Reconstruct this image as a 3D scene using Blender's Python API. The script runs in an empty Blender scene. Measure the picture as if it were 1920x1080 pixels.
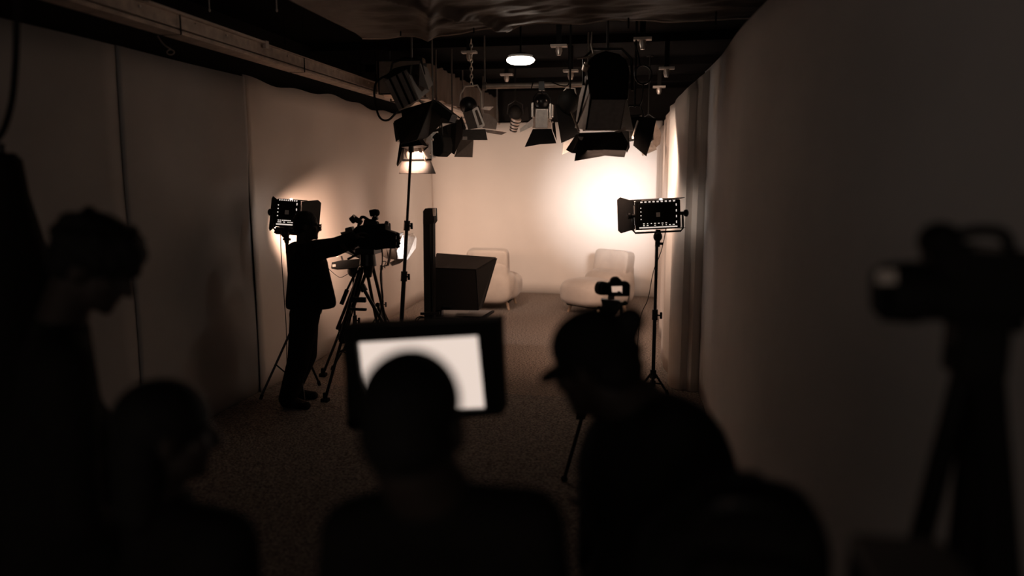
import bpy, bmesh, math, random
from mathutils import Vector, Matrix, Euler, noise
random.seed(7)
PI = math.pi
R = math.radians
SC = bpy.context.scene
COL = SC.collection

# ------------------------------------------------------------------ camera, world, exposure
FPX, CAM_H = 1400.0, 2.05
YAW, PITCH = R(9.81), R(8.61)
cam_d = bpy.data.cameras.new('camera')
cam = bpy.data.objects.new('camera', cam_d)
COL.objects.link(cam)
cam.location = (0, 0, CAM_H)
cam.rotation_euler = Euler((PI / 2 - PITCH, 0, YAW), 'XYZ')
cam_d.sensor_width = 36.0
cam_d.lens = FPX / 1920 * 36
cam_d.clip_start = 0.05
cam_d.dof.use_dof = True
cam_d.dof.focus_distance = 7.5
cam_d.dof.aperture_fstop = 0.72
SC.camera = cam
SC.view_settings.view_transform = 'Standard'
SC.view_settings.look = 'None'
SC.view_settings.exposure = 0.0
SC.view_settings.gamma = 1.0
SC.view_settings.use_curve_mapping = False
w = bpy.data.worlds.new('world')
SC.world = w
w.use_nodes = True
w.node_tree.nodes['Background'].inputs[0].default_value = (1.0, 0.84, 0.74, 1)
w.node_tree.nodes['Background'].inputs[1].default_value = 0.26

cyw, syw, cpw, spw = math.cos(YAW), math.sin(YAW), math.cos(PITCH), math.sin(PITCH)
RV, FV, UV = Vector((cyw, syw, 0)), Vector((-syw * cpw, cyw * cpw, -spw)), Vector((-syw * spw, cyw * spw, cpw))

def at(px, py, y):
    """world point seen at photo pixel (px, py) on the vertical plane Y = y"""
    d = FV + RV * ((px - 960) / FPX) + UV * ((540 - py) / FPX)
    t = y / d.y
    return Vector((d.x * t, y, CAM_H + d.z * t))

def on(px, py, z=0.0):
    d = FV + RV * ((px - 960) / FPX) + UV * ((540 - py) / FPX)
    t = (z - CAM_H) / d.z
    return Vector((d.x * t, d.y * t, z))

# ------------------------------------------------------------------ materials
def mat(name, col, rough=0.6, metal=0.0, var=0.12, scale=30.0, bump=0.0, bscale=None, emit=None, estr=0.0, spec=0.5, sheen=0.0, stretch=None):
    m = bpy.data.materials.new(name)
    m.use_nodes = True
    nt = m.node_tree
    b = nt.nodes['Principled BSDF']
    b.inputs['Roughness'].default_value = rough
    b.inputs['Metallic'].default_value = metal
    b.inputs['Specular IOR Level'].default_value = spec
    if sheen:
        b.inputs['Sheen Weight'].default_value = sheen
    tc = nt.nodes.new('ShaderNodeTexCoord')
    mp = nt.nodes.new('ShaderNodeMapping')
    nt.links.new(tc.outputs['Object'], mp.inputs[0])
    if stretch:
        mp.inputs['Scale'].default_value = stretch
    n = nt.nodes.new('ShaderNodeTexNoise')
    n.inputs['Scale'].default_value = scale
    n.inputs['Detail'].default_value = 4
    nt.links.new(mp.outputs[0], n.inputs['Vector'])
    r = nt.nodes.new('ShaderNodeValToRGB')
    r.color_ramp.elements[0].position = 0.3
    r.color_ramp.elements[1].position = 0.7
    r.color_ramp.elements[0].color = tuple(c * (1 - var) for c in col) + (1,)
    r.color_ramp.elements[1].color = tuple(min(1, c * (1 + var)) for c in col) + (1,)
    nt.links.new(n.outputs['Fac'], r.inputs[0])
    nt.links.new(r.outputs[0], b.inputs['Base Color'])
    if bump:
        n2 = nt.nodes.new('ShaderNodeTexNoise')
        n2.inputs['Scale'].default_value = bscale or scale
        n2.inputs['Detail'].default_value = 3
        nt.links.new(mp.outputs[0], n2.inputs['Vector'])
        bp = nt.nodes.new('ShaderNodeBump')
        bp.inputs['Strength'].default_value = bump
        bp.inputs['Distance'].default_value = 0.02
        nt.links.new(n2.outputs['Fac'], bp.inputs['Height'])
        nt.links.new(bp.outputs[0], b.inputs['Normal'])
    if emit:
        b.inputs['Emission Color'].default_value = tuple(emit) + (1,)
        b.inputs['Emission Strength'].default_value = estr
    return m

M = dict(
    wall=mat('pale backdrop paper', (0.64, 0.55, 0.485), 0.85, var=0.035, scale=1.3, bump=0.12, bscale=2.0, spec=0.2),
    dark_wall=mat('grey drape panel', (0.56, 0.53, 0.51), 0.95, var=0.10, scale=1.1, bump=0.15, bscale=3.0, spec=0.1),
    left_wall=mat('shade-darkened grey drape panel', (0.33, 0.31, 0.30), 0.95, var=0.10, scale=1.1, bump=0.15, bscale=3.0, spec=0.1),  # dark colour also carries the shade at the near end
    drape=mat('pale drape cloth', (0.62, 0.53, 0.465), 0.9, var=0.05, scale=2.0, bump=0.1, bscale=8, spec=0.15),
    soffit=mat('black upper wall', (0.012, 0.010, 0.009), 0.9, spec=0.1),
    ceiling=mat('black ceiling boards', (0.006, 0.005, 0.0046), 0.95, var=0.3, scale=3, spec=0.05),
    sheet=mat('dark ceiling sheet', (0.075, 0.060, 0.051), 0.6, var=0.3, scale=2.5, bump=0.4, bscale=9, spec=0.15),
    carpet=mat('grey brown carpet', (0.20, 0.155, 0.127), 1.0, var=0.75, scale=52, bump=0.8, bscale=60, spec=0.05),
    near_carpet=mat('shade-darkened carpet', (0.165, 0.138, 0.120), 1.0, var=0.7, scale=60, bump=0.8, bscale=60, spec=0.05),  # falloff of light towards the camera put into the darker colour
    black=mat('black paint', (0.0085, 0.0078, 0.007), 0.7, spec=0.12),
    gloss=mat('black gloss', (0.009, 0.008, 0.008), 0.36, spec=0.3),
    door=mat('black barn door steel', (0.009, 0.008, 0.0075), 0.65, spec=0.12),
    grey=mat('grey lamp panel', (0.26, 0.215, 0.19), 0.5, spec=0.3),
    dgrey=mat('dark grey metal', (0.10, 0.085, 0.075), 0.5, spec=0.3),
    silver=mat('brushed silver', (0.66, 0.58, 0.52), 0.38, metal=0.75, var=0.1, scale=40),
    foil=mat('duct foil', (0.50, 0.40, 0.33), 0.33, metal=0.85, var=0.15, scale=5, bump=0.9, bscale=6, stretch=(1, 2.5, 0.5)),
    tray=mat('galvanised tray', (0.40, 0.325, 0.275), 0.5, metal=0.5, var=0.25, scale=12),
    plate=mat('pale plate', (0.55, 0.47, 0.41), 0.6),
    white=mat('white enamel', (0.75, 0.70, 0.65), 0.5),
    chair=mat('cream upholstery', (0.40, 0.33, 0.28), 0.75, var=0.07, scale=5, bump=0.10, bscale=9, sheen=0.2, spec=0.2),
    chair2=mat('tan upholstery', (0.42, 0.335, 0.275), 0.8, var=0.08, scale=5, bump=0.10, bscale=9, sheen=0.2, spec=0.2),
    wood=mat('pale wood', (0.34, 0.22, 0.14), 0.5, var=0.25, scale=18, stretch=(1, 1, 0.15)),
    cloth=mat('black clothing', (0.011, 0.010, 0.009), 0.95, bump=0.3, bscale=40, spec=0.08),
    trouser=mat('black trousers', (0.010, 0.009, 0.0085), 0.95, bump=0.3, bscale=30, spec=0.08),
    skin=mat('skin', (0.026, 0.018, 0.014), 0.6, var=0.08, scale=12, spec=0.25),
    hair=mat('dark hair', (0.009, 0.008, 0.007), 0.7, var=0.4, scale=60, bump=0.4, bscale=90, spec=0.15),
    rubber=mat('black rubber', (0.010, 0.0095, 0.009), 0.8, spec=0.1),
    glass=mat('lens glass', (0.02, 0.02, 0.025), 0.06, spec=0.8),
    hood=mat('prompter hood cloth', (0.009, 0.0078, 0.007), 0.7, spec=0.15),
    hood_top=mat('prompter hood lit top', (0.038, 0.031, 0.027), 0.6, spec=0.15),  # lighter copy of the hood cloth, light from above put into colour
    screen=mat('monitor glow', (0.5, 0.45, 0.4), 0.3, emit=(0.80, 0.66, 0.575), estr=1.0),
    lcd=mat('camera screen glow', (0.4, 0.3, 0.25), 0.3, emit=(0.66, 0.44, 0.33), estr=0.8),
    glow=mat('lamp glow', (0.8, 0.7, 0.6), 0.4, emit=(1.0, 0.84, 0.70), estr=22.0),
    led=mat('led glow', (0.8, 0.75, 0.7), 0.4, emit=(1.0, 0.94, 0.88), estr=3.0),
    dimled=mat('led leak', (0.8, 0.75, 0.7), 0.4, emit=(1.0, 0.85, 0.75), estr=0.7),
)

# ------------------------------------------------------------------ mesh collector
class MB:
    def __init__(s, T=None):
        s.v, s.f = [], []
        s.T = T or Matrix.Identity(4)
    def add(s, vs, fs, T=None):
        o = len(s.v)
        Tm = s.T @ T if T else s.T
        s.v += [Tm @ Vector(p) for p in vs]
        s.f += [tuple(i + o for i in f) for f in fs]
        return s
    def box(s, c, size, T=None, top=(1, 1)):
        x, y, z = (d / 2 for d in size)
        tx, ty = top
        vs = [(-x, -y, -z), (x, -y, -z), (x, y, -z), (-x, y, -z), (-x * tx, -y * ty, z), (x * tx, -y * ty, z), (x * tx, y * ty, z), (-x * tx, y * ty, z)]
        L = Matrix.Translation(c) @ (T or Matrix.Identity(4))
        return s.add(vs, [(3, 2, 1, 0), (4, 5, 6, 7), (0, 1, 5, 4), (1, 2, 6, 5), (2, 3, 7, 6), (3, 0, 4, 7)], L)
    def hexa(s, a, b):
        """8-corner solid: quad a (4 pts) joined to quad b"""
        return s.add(list(a) + list(b), [(3, 2, 1, 0), (4, 5, 6, 7), (0, 1, 5, 4), (1, 2, 6, 5), (2, 3, 7, 6), (3, 0, 4, 7)])
    def prism(s, poly, d):
        """poly: list of 3d points; extruded by vector d"""
        n = len(poly)
        d = Vector(d)
        vs = [Vector(p) for p in poly] + [Vector(p) + d for p in poly]
        fs = [tuple(range(n))[::-1], tuple(range(n, 2 * n))] + [(i, (i + 1) % n, n + (i + 1) % n, n + i) for i in range(n)]
        return s.add(vs, fs)
    def cone(s, p0, p1, r0, r1=None, n=14, cap=True):
        p0, p1 = Vector(p0), Vector(p1)
        r1 = r0 if r1 is None else r1
        ax = (p1 - p0).normalized()
        q = ax.to_track_quat('Z', 'Y')
        vs = []
        for p, r in ((p0, r0), (p1, r1)):
            for i in range(n):
                a = 2 * PI * i / n
                vs.append(p + q @ Vector((r * math.cos(a), r * math.sin(a), 0)))
        fs = [(i, (i + 1) % n, n + (i + 1) % n, n + i) for i in range(n)]
        if cap:
            fs += [tuple(range(n))[::-1], tuple(range(n, 2 * n))]
        return s.add(vs, fs)
    def lathe(s, prof, T=None, n=24, axis='Z'):
        """prof: list of (r, h) from bottom to top; axis Z, or Y for forward"""
        vs, fs = [], []
        for r, h in prof:
            for i in range(n):
                a = 2 * PI * i / n
                c, d = r * math.cos(a), r * math.sin(a)
                vs.append((c, d, h) if axis == 'Z' else (c, h, -d))
        k = len(prof)
        for j in range(k - 1):
            for i in range(n):
                fs.append((j * n + i, j * n + (i + 1) % n, (j + 1) * n + (i + 1) % n, (j + 1) * n + i))
        fs += [tuple(range(n))[::-1], tuple(range((k - 1) * n, k * n))]
        return s.add(vs, fs, T)
    def tube(s, pts, r, n=8, smooth=True):
        pts = [Vector(p) for p in pts]
        if smooth and len(pts) > 2:
            out = []
            for i in range(len(pts) - 1):
                p0, p1, p2, p3 = pts[max(i - 1, 0)], pts[i], pts[i + 1], pts[min(i + 2, len(pts) - 1)]
                for k in range(6):
                    t = k / 6
                    out.append(0.5 * ((2 * p1) + (p2 - p0) * t + (2 * p0 - 5 * p1 + 4 * p2 - p3) * t * t + (3 * p1 - p0 - 3 * p2 + p3) * t ** 3))
            pts = out + [pts[-1]]
        vs, fs = [], []
        up = None
        for i, p in enumerate(pts):
            t = (pts[min(i + 1, len(pts) - 1)] - pts[max(i - 1, 0)]).normalized()
            if up is None:
                up = t.orthogonal().normalized()
            else:
                up = (up - t * up.dot(t)).normalized()
            sd = t.cross(up)
            for j in range(n):
                a = 2 * PI * j / n
                vs.append(p + (up * math.cos(a) + sd * math.sin(a)) * r)
        k = len(pts)
        for i in range(k - 1):
            for j in range(n):
                fs.append((i * n + j, i * n + (j + 1) % n, (i + 1) * n + (j + 1) % n, (i + 1) * n + j))
        fs += [tuple(range(n))[::-1], tuple(range((k - 1) * n, k * n))]
        return s.add(vs, fs)
    def ell(s, c, r, T=None, e=1.0, nu=20, nv=12):
        """ellipsoid, e < 1 boxier"""
        def sp(x):
            return math.copysign(abs(x) ** e, x)
        vs, fs = [], []
        for j in range(nv + 1):
            ph = -PI / 2 + PI * j / nv
            ph = max(min(ph, PI / 2 - 0.02), -PI / 2 + 0.02)
            for i in range(nu):
                a = 2 * PI * i / nu
                vs.append((r[0] * sp(math.cos(ph)) * sp(math.cos(a)), r[1] * sp(math.cos(ph)) * sp(math.sin(a)), r[2] * sp(math.sin(ph))))
        for j in range(nv):
            for i in range(nu):
                fs.append((j * nu + i, j * nu + (i + 1) % nu, (j + 1) * nu + (i + 1) % nu, (j + 1) * nu + i))
        fs += [tuple(range(nu))[::-1], tuple(range(nv * nu, (nv + 1) * nu))]
        L = Matrix.Translation(c) @ (T or Matrix.Identity(4))
        return s.add(vs, fs, L)
    def cap(s, p0, r0, p1, r1, n=14):
        """tapered capsule"""
        p0, p1 = Vector(p0), Vector(p1)
        d = p1 - p0
        q = d.normalized().to_track_quat('Z', 'Y') if d.length > 1e-6 else Vector((0, 0, 1)).to_track_quat('Z', 'Y')
        rings = []
        for k in range(6):
            a = -PI / 2 + 0.05 + (PI / 2 - 0.05) * k / 5
            rings.append((p0, r0 * math.cos(a), r0 * math.sin(a)))
        for k in range(6):
            a = (PI / 2 - 0.05) * k / 5
            rings.append((p1, r1 * math.cos(a), r1 * math.sin(a)))
        vs, fs = [], []
        for p, rr, h in rings:
            for i in range(n):
                a = 2 * PI * i / n
                vs.append(p + q @ Vector((rr * math.cos(a), rr * math.sin(a), h)))
        for j in range(len(rings) - 1):
            for i in range(n):
                fs.append((j * n + i, j * n + (i + 1) % n, (j + 1) * n + (i + 1) % n, (j + 1) * n + i))
        fs += [tuple(range(n))[::-1], tuple(range((len(rings) - 1) * n, len(rings) * n))]
        return s.add(vs, fs)
    def grid(s, nu, nv, fn, thick=0.0):
        vs = [fn(i / nu, j / nv) for j in range(nv + 1) for i in range(nu + 1)]
        k = nu + 1
        fs = [(j * k + i, j * k + i + 1, (j + 1) * k + i + 1, (j + 1) * k + i) for j in range(nv) for i in range(nu)]
        return s.add(vs, fs)
    def build(s, name, m, parent=None, smooth=None, bev=0.0, solid=0.0, remesh=0.0, sm_iter=4, origin=None, sub=0):
        me = bpy.data.meshes.new(name)
        vs = s.v
        if origin is not None:
            o3 = Vector(origin)
            vs = [p - o3 for p in vs]
        me.from_pydata([tuple(p) for p in vs], [], s.f)
        me.materials.append(m)
        bm = bmesh.new()
        bm.from_mesh(me)
        bmesh.ops.recalc_face_normals(bm, faces=bm.faces)
        bm.to_mesh(me)
        bm.free()
        ob = bpy.data.objects.new(name, me)
        COL.objects.link(ob)
        if parent is not None:
            ob.parent = parent
        if origin is not None:
            ob.location = origin
        if smooth is None or smooth:
            me.shade_smooth()
            if not remesh:
                me.set_sharp_from_angle(angle=R(38))
        if remesh:
            md = ob.modifiers.new('r', 'REMESH')
            md.mode = 'VOXEL'
            md.voxel_size = remesh
            md.use_smooth_shade = True
            if sm_iter:
                md = ob.modifiers.new('s', 'SMOOTH')
                md.factor = 0.5
                md.iterations = sm_iter
        if solid:
            md = ob.modifiers.new('t', 'SOLIDIFY')
            md.thickness = solid
            md.offset = 0
        if bev:
            md = ob.modifiers.new('b', 'BEVEL')
            md.width = bev
            md.segments = 2
            md.limit_method = 'ANGLE'
            md.angle_limit = R(40)
        if sub:
            md = ob.modifiers.new('u', 'SUBSURF')
            md.levels = md.render_levels = sub
        return ob

def tag(o, label=None, cat=None, group=None, kind=None):
    if label: o['label'] = label
    if cat: o['category'] = cat
    if group: o['group'] = group
    if kind: o['kind'] = kind
    return o

def thing(name, label, cat, loc=(0, 0, 0), group=None, rz=0.0):
    o = bpy.data.objects.new(name, None)
    o.empty_display_size = 0.1
    COL.objects.link(o)
    o.location = loc
    o.rotation_euler = (0, 0, rz)
    return tag(o, label, cat, group)

def WB(root):
    """collector that takes world coordinates for parts of an unrotated thing"""
    return MB(Matrix.Translation(-Vector(root.location)))

def struct(ob, label, cat):
    return tag(ob, label, cat, kind='structure')

def area(name, parent, T, sx, sy, power, col, spread=180):
    l = bpy.data.lights.new(name, 'AREA')
    l.shape = 'RECTANGLE'
    l.size, l.size_y = sx, sy
    l.energy = power * LAMP_GAIN
    l.color = col
    l.spread = R(spread)
    o = bpy.data.objects.new(name, l)
    COL.objects.link(o)
    o.parent = parent
    # area light shines along its local -Z; T's +Y is the lamp's forward
    o.matrix_local = T @ Matrix.Rotation(PI / 2, 4, 'X')
    return o

LAMP_GAIN = 0.40
WARM = (1.0, 0.66, 0.49)
MID = (1.0, 0.80, 0.66)
COOL = (0.96, 0.97, 1.0)

# ------------------------------------------------------------------ the room
XL, YB = -3.54, 12.9
mb = MB(); mb.box((-1.2, 9.9, -0.05), (5.6, 6.4, 0.1)); struct(mb.build('floor', M['carpet'], smooth=False), 'grey brown speckled carpet on the lit set', 'floor')
def rug(u, v):
    x, y = -4.0 + 5.9 * u, -2.0 + 8.72 * v
    if v > 0.999:
        y += 0.03 * math.sin(x * 3.1) + 0.02 * math.sin(x * 7.7)
    return (x, y, 0.006 + 0.002 * math.sin(x * 5) * math.sin(y * 4))
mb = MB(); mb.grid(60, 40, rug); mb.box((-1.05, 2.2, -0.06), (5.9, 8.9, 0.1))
struct(mb.build('floor_front', M['near_carpet']), 'shade-darkened carpet in front of the set with a wavy edge', 'floor')

# left wall: pale paper on the set, near drape panels with shade put into their dark colour
def left_set(u, v):
    y = 6.38 + (YB - 0.45 - 6.38) * u
    z = 2.93 * v + (0.015 * math.sin(y * 7) + 0.02 * math.sin(y * 2.3 + 1)) * (v > 0.999)
    return (XL + 0.010 * math.sin(y * 2.1 + z) + 0.006 * math.sin(y * 6 + 1.5 * z), y, z)
mb = MB(); mb.grid(60, 16, left_set)
struct(mb.build('wall_left', M['wall'], solid=0.012), 'pale paper backdrop along the left of the set', 'wall')
def left_near(y0, y1, dx):
    def fn(u, v):
        y = y0 + (y1 - y0) * u
        return (XL + dx + 0.012 * math.sin(y * 3.0 + 0.8 * v) + 0.008 * math.sin(9 * v + y), y, 2.92 * v)
    return fn
for nm, y0, y1, dx, lb in (('wall_left_front', 4.72, 6.39, -0.018, 'shade-darkened panel beside the pale left backdrop'), ('wall_left_rear', -2.0, 4.73, -0.03, 'shade-darkened panel at the near end of the left wall')):
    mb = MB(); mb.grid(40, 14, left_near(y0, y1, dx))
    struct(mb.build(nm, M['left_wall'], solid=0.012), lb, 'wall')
# back wall, curving round into both sides
def back(u, v):
    L = 4.1
    s = u * L
    r = 0.45
    arc = r * PI / 2
    if s < arc:
        a = s / r
        x, y = XL + r - r * math.cos(a), YB - r + r * math.sin(a)
    else:
        x, y = XL + r + (s - arc), YB - 0.035 * (s - arc)
    z = 2.93 * v
    return (x, y - 0.012 * math.sin(x * 3.2 + 0.7 * z) - 0.006 * math.sin(x * 8), z)
mb = MB(); mb.grid(80, 14, back)
struct(mb.build('wall_back', M['wall'], solid=0.012), 'pale curved backdrop at the end of the set', 'wall')
# right drape on the set with folds, turning towards the near panel
dr_path = [(0.20, 12.95), (0.27, 12.3), (0.30, 11.2), (0.27, 10.2), (0.31, 9.2), (0.28, 8.3), (0.30, 7.6), (0.33, 7.25), (0.40, 7.12), (0.47, 7.16), (0.52, 7.08), (0.60, 7.10)]
def path_pt(path, u):
    ds = [0]
    for a, b in zip(path, path[1:]):
        ds.append(ds[-1] + math.hypot(b[0] - a[0], b[1] - a[1]))
    s = u * ds[-1]
    for i in range(len(path) - 1):
        if s <= ds[i + 1] + 1e-9:
            t = (s - ds[i]) / (ds[i + 1] - ds[i])
            p0, p1, p2, p3 = (Vector(path[max(0, min(k, len(path) - 1))]) for k in (i - 1, i, i + 1, i + 2))
            p = 0.5 * ((2 * p1) + (p2 - p0) * t + (2 * p0 - 5 * p1 + 4 * p2 - p3) * t * t + (3 * p1 - p0 - 3 * p2 + p3) * t ** 3)
            return p, s
    return Vector(path[-1]), ds[-1]
def drape(u, v):
    p, s = path_pt(dr_path, u)
    k = 0.35 + 0.65 * (1 - v)
    x = p.x + k * (0.022 * math.sin(s * 5.1) + 0.012 * math.sin(s * 11 + 2 * v))
    top = 2.775 + 0.02 * math.sin(s * 2.2) + 0.20 * min(1, max(0, (p.x - 0.335) / 0.25)) * (p.y < 7.4)
    return (x, p.y + 0.01 * math.sin(s * 23 + v), top * v + 0.004)
mb = MB(); mb.grid(150, 18, drape)
struct(mb.build('wall_right', M['drape'], solid=0.008), 'pale drape hanging along the right of the set', 'drape')
rw = [(0.560, 7.35), (0.573, 7.2), (0.598, 6.4), (0.654, 4.47), (0.80, 3.2), (1.17, 1.9), (1.4, 0.2), (1.45, -2.0)]
def right_near(path):
    def fn(u, v):
        p, s_ = path_pt(path, u)
        return (p.x + 0.008 * math.sin(p.y * 3 + 1.2 * v), p.y, 3.0 * v)
    return fn
mb = MB(); mb.grid(90, 14, right_near(rw))
struct(mb.build('wall_right_front', M['dark_wall'], solid=0.012), 'grey fabric panel along the near right side behind the blurred camera', 'wall')
# black shell above and around
mb = MB(); mb.box((-3.85, 5.5, 1.75), (0.1, 15.2, 3.5)); struct(mb.build('wall_left_shell', M['soffit'], smooth=False), 'black upper wall above the left backdrop', 'wall')
mb = MB(); mb.box((-1.1, 13.25, 1.75), (5.6, 0.1, 3.5)); struct(mb.build('wall_back_shell', M['soffit'], smooth=False), 'black upper wall behind the set', 'wall')
mb = MB(); mb.box((1.75, 5.5, 1.75), (0.1, 15.2, 3.5)); struct(mb.build('wall_right_shell', M['soffit'], smooth=False), 'black wall behind the right drapes', 'wall')
mb = MB(); mb.box((-1.05, 5.55, 3.55), (5.7, 15.5, 0.1))
for y in (8.2, 9.9, 11.6):
    mb.box((-1.05, y, 3.46), (5.3, 0.10, 0.09))
struct(mb.build('ceiling', M['ceiling'], smooth=False), 'black boarded ceiling above the lighting pipes', 'ceiling')

# sagging sheet under the near ceiling
def sheet(u, v):
    x = -2.35 + 3.45 * u
    y = 2.4 + 3.72 * v + 0.10 * math.sin(x * 2.2) * v
    sag = 0.07 * math.sin(PI * u) + 0.035 * math.sin(7 * u + 1)
    wr = 0.006 * math.sin(24 * y + 5 * x + 4 * noise.noise(Vector((x * 1.3, y * 1.5, 9)))) * (0.5 + 0.5 * noise.noise(Vector((x * 1.7, y * 1.1, 4)))) + 0.022 * noise.noise(Vector((x * 2.6, y * 5.5, 0.3))) + 0.012 * noise.noise(Vector((x * 6 + y * 3, y * 14, 2.1))) + 0.004 * math.sin(y * 16 + 3 * math.sin(x * 2)) - 0.05 * math.exp(-((x + 1.05 - 0.45 * (y - 6.1)) / 0.05) ** 2) - 0.04 * math.exp(-((x + 1.75 + 0.30 * (y - 6.1)) / 0.05) ** 2) + 0.012 * math.sin((x - 0.3 * y) * 14) * max(0, noise.noise(Vector((x, y * 0.7, 6))))
    edge = 0.05 * max(0, v - 0.96) / 0.04
    wr *= min(1, u / 0.10)
    return (x, y, 3.22 - 0.6 * sag + wr - edge * 0.3 + 0.08 * u)
mb = MB(); mb.grid(170, 150, sheet)
sh = mb.build('ceiling_sheet', M['sheet'], solid=0.004)
tag(sh, 'dark wrinkled sheet sagging under the near ceiling', 'sheet')
# cords that hold the sheet up (part of it)
mb = MB(); mb.tube([sheet(k / 60, 1.0) for k in range(61)], 0.009, n=6, smooth=False); mb.build('hem', M['tray'], sh)  # paler edge tube, light from below put into its colour
cords = [(on(px, 70, 3.17).x, 6.02) for px in (640, 760, 900, 1180, 1330)] + [(x, 2.6) for x in (-2.2, -0.8, 0.8)]
for x, y in cords:
    mb = MB(); mb.cone((x, y, 3.16), (x, y, 3.5), 0.006, n=6); mb.build('hanging_cord', M['black'], sh)

# ------------------------------------------------------------------ overhead: tray, duct, pipes
tr = thing('cable_tray', 'long galvanised cable tray running above the left backdrop', 'cable tray', (-3.2, 7.5, 3.05))
b = WB(tr)
Y0, Y1 = 2.0, 12.6
YM, YL = (Y0 + Y1) / 2, Y1 - Y0
b.box((-3.20, YM, 3.002), (0.15, YL, 0.010))
b.box((-3.27, YM, 3.06), (0.010, YL, 0.12))
b.box((-3.128, YM, 3.075), (0.010, YL, 0.09))
b.box((-3.122, YM, 3.012), (0.018, YL, 0.012)); b.box((-3.120, YM, 3.034), (0.024, YL, 0.010))
b.box((-3.115, YM, 3.122), (0.04, YL, 0.008))
b.build('channel', M['tray'], tr, smooth=False)
for k in range(9):
    y = 3.4 + k * 1.0
    b = WB(tr); b.cone((-3.124, y, 3.09), (-3.112, y, 3.09), 0.008, n=8); b.build('bolt', M['silver'], tr)
for k in range(6):
    y = 2.9 + k * 1.9
    b = WB(tr); b.tube([(-3.285, y, 3.5), (-3.285, y, 2.99), (-3.105, y, 2.99), (-3.105, y, 3.5)], 0.006, n=6, smooth=False)
    b.build('hanger', M['black'], tr)
b = WB(tr); b.box((-3.108, 5.2, 3.130), (0.045, 1.5, 0.012)); b.build('lit_lip_strip', M['plate'], tr)  # pale strip paints the light on the tray's upper flange
b = WB(tr); b.box((-3.10, 5.97, 3.115), (0.03, 0.05, 0.06)); b.build('strip_clip', M['silver'], tr)

du = thing('air_duct', 'wrinkled foil wrapped air duct running towards the back wall', 'duct', (-2.65, 10.2, 2.92))
b = WB(du)
def duct(u, v):
    y = 8.1 + 4.4 * u
    a = v * 4
    cs = [(-2.4, 2.92), (-2.4, 3.30), (-2.9, 3.30), (-2.9, 2.92), (-2.4, 2.92)]
    i = min(int(a), 3)
    t = a - i
    x, z = cs[i][0] + (cs[i + 1][0] - cs[i][0]) * t, cs[i][1] + (cs[i + 1][1] - cs[i][1]) * t
    wr = 0.022 * noise.noise(Vector((y * 5, z * 3, x * 3))) + 0.022 * math.sin(y * 22) * noise.noise(Vector((y * 2, 5, z)))
    return (x + wr, y, z + wr)
b.grid(120, 24, duct)
b.build('duct_wrap', M['foil'], du)
b = WB(du); b.box((-2.65, 8.12, 3.11), (0.47, 0.03, 0.34)); b.build('end_plate', M['dgrey'], du)
for y in (8.6, 9.9, 11.2, 12.3):
    b = WB(du)
    b.tube([(-2.375, y, 3.5), (-2.375, y, 2.898), (-2.925, y, 2.898), (-2.925, y, 3.5)], 0.012, n=6, smooth=False)
    b.build('strap', M['dgrey'], du)
b = WB(du); b.box((-2.40, 10.3, 2.885), (0.1, 4.3, 0.02)); b.build('bottom_flange', M['tray'], du)

def pipe(p0, p1, r, label, m, rods, group):
    p0, p1 = Vector(p0), Vector(p1)
    o = thing('lighting_pipe', label, 'pipe', (p0 + p1) / 2, group)
    b = WB(o); b.cone(p0, p1, r, n=16); b.build('tube', m, o)
    for t in rods:
        p = p0.lerp(p1, t)
        b = WB(o); b.cone(p + Vector((0, 0, r * 0.8)), (p.x, p.y, 3.5), 0.009, n=8); b.lathe([(r * 1.5, -0.02), (r * 1.5, 0.02)], Matrix.Translation(p) @ Matrix.Rotation(PI / 2, 4, 'Y'), n=14)
        b.build('hanging_rod', M['dgrey'], o)
    return o
p0 = at(905, 162, 8.0); p1 = at(1108, 163, 8.0)
pipe((p0.x, 8.0, p0.z), (p1.x, 8.0, p0.z), 0.028, 'grey lighting pipe across the set below the oval ceiling lamp', M['tray'], (0.02, 0.97), None)
# oval ceiling lamp
LZ = 3.06
pl = on(976, 113, LZ)
o = thing('ceiling_lamp', 'glowing oval ceiling lamp above the hanging studio lights', 'ceiling lamp', (pl.x, pl.y, LZ))
b = MB(); b.lathe([(0.10, 0.015), (0.11, 0.04), (0.05, 0.06)], n=32); b.build('housing', M['black'], o)
b = MB(); b.lathe([(0.04, -0.036), (0.09, -0.030), (0.118, -0.014), (0.127, 0.003), (0.115, 0.018)], n=32); b.build('diffuser', M['glow'], o)
b = MB(); b.cone((0, 0, 0.05), (0, 0, 3.5 - LZ), 0.008, n=8); b.build('stem', M['black'], o)
# pale plates on the ceiling beams
for px, py, y, lb in ((880, 98, 8.1, 'above the chain of the pale-yoked lamp'), (950, 140, 9.9, 'just under the glowing oval lamp'), (1048, 86, 7.6, 'straight above the small silver lamp'),
                      (1070, 133, 8.3, 'on the left of the big hanging softlight'), (1205, 73, 7.0, 'nearest the right end of the sheet'), (1250, 128, 8.2, 'with two thin wires above the right drape'), (1236, 163, 10.2, 'lowest one above the right drape')):
    p = at(px, py, y)
    o = thing('ceiling_plate', 'small pale mounting plate ' + lb, 'mounting plate', p, 'mounting plates under the ceiling')
    b = MB(); b.box((0, 0, 0), (0.16, 0.10, 0.02)); b.build('plate', M['plate'], o)
    b = MB(); b.box((0, 0, (3.5 - p.z) / 2), (0.05, 0.05, 3.5 - p.z)); b.build('hanger', M['black'], o)
    b = MB(); b.lathe([(0.02, -0.09), (0.035, -0.05), (0.03, -0.01)], n=10); b.build('hook', M['silver'], o)

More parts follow.
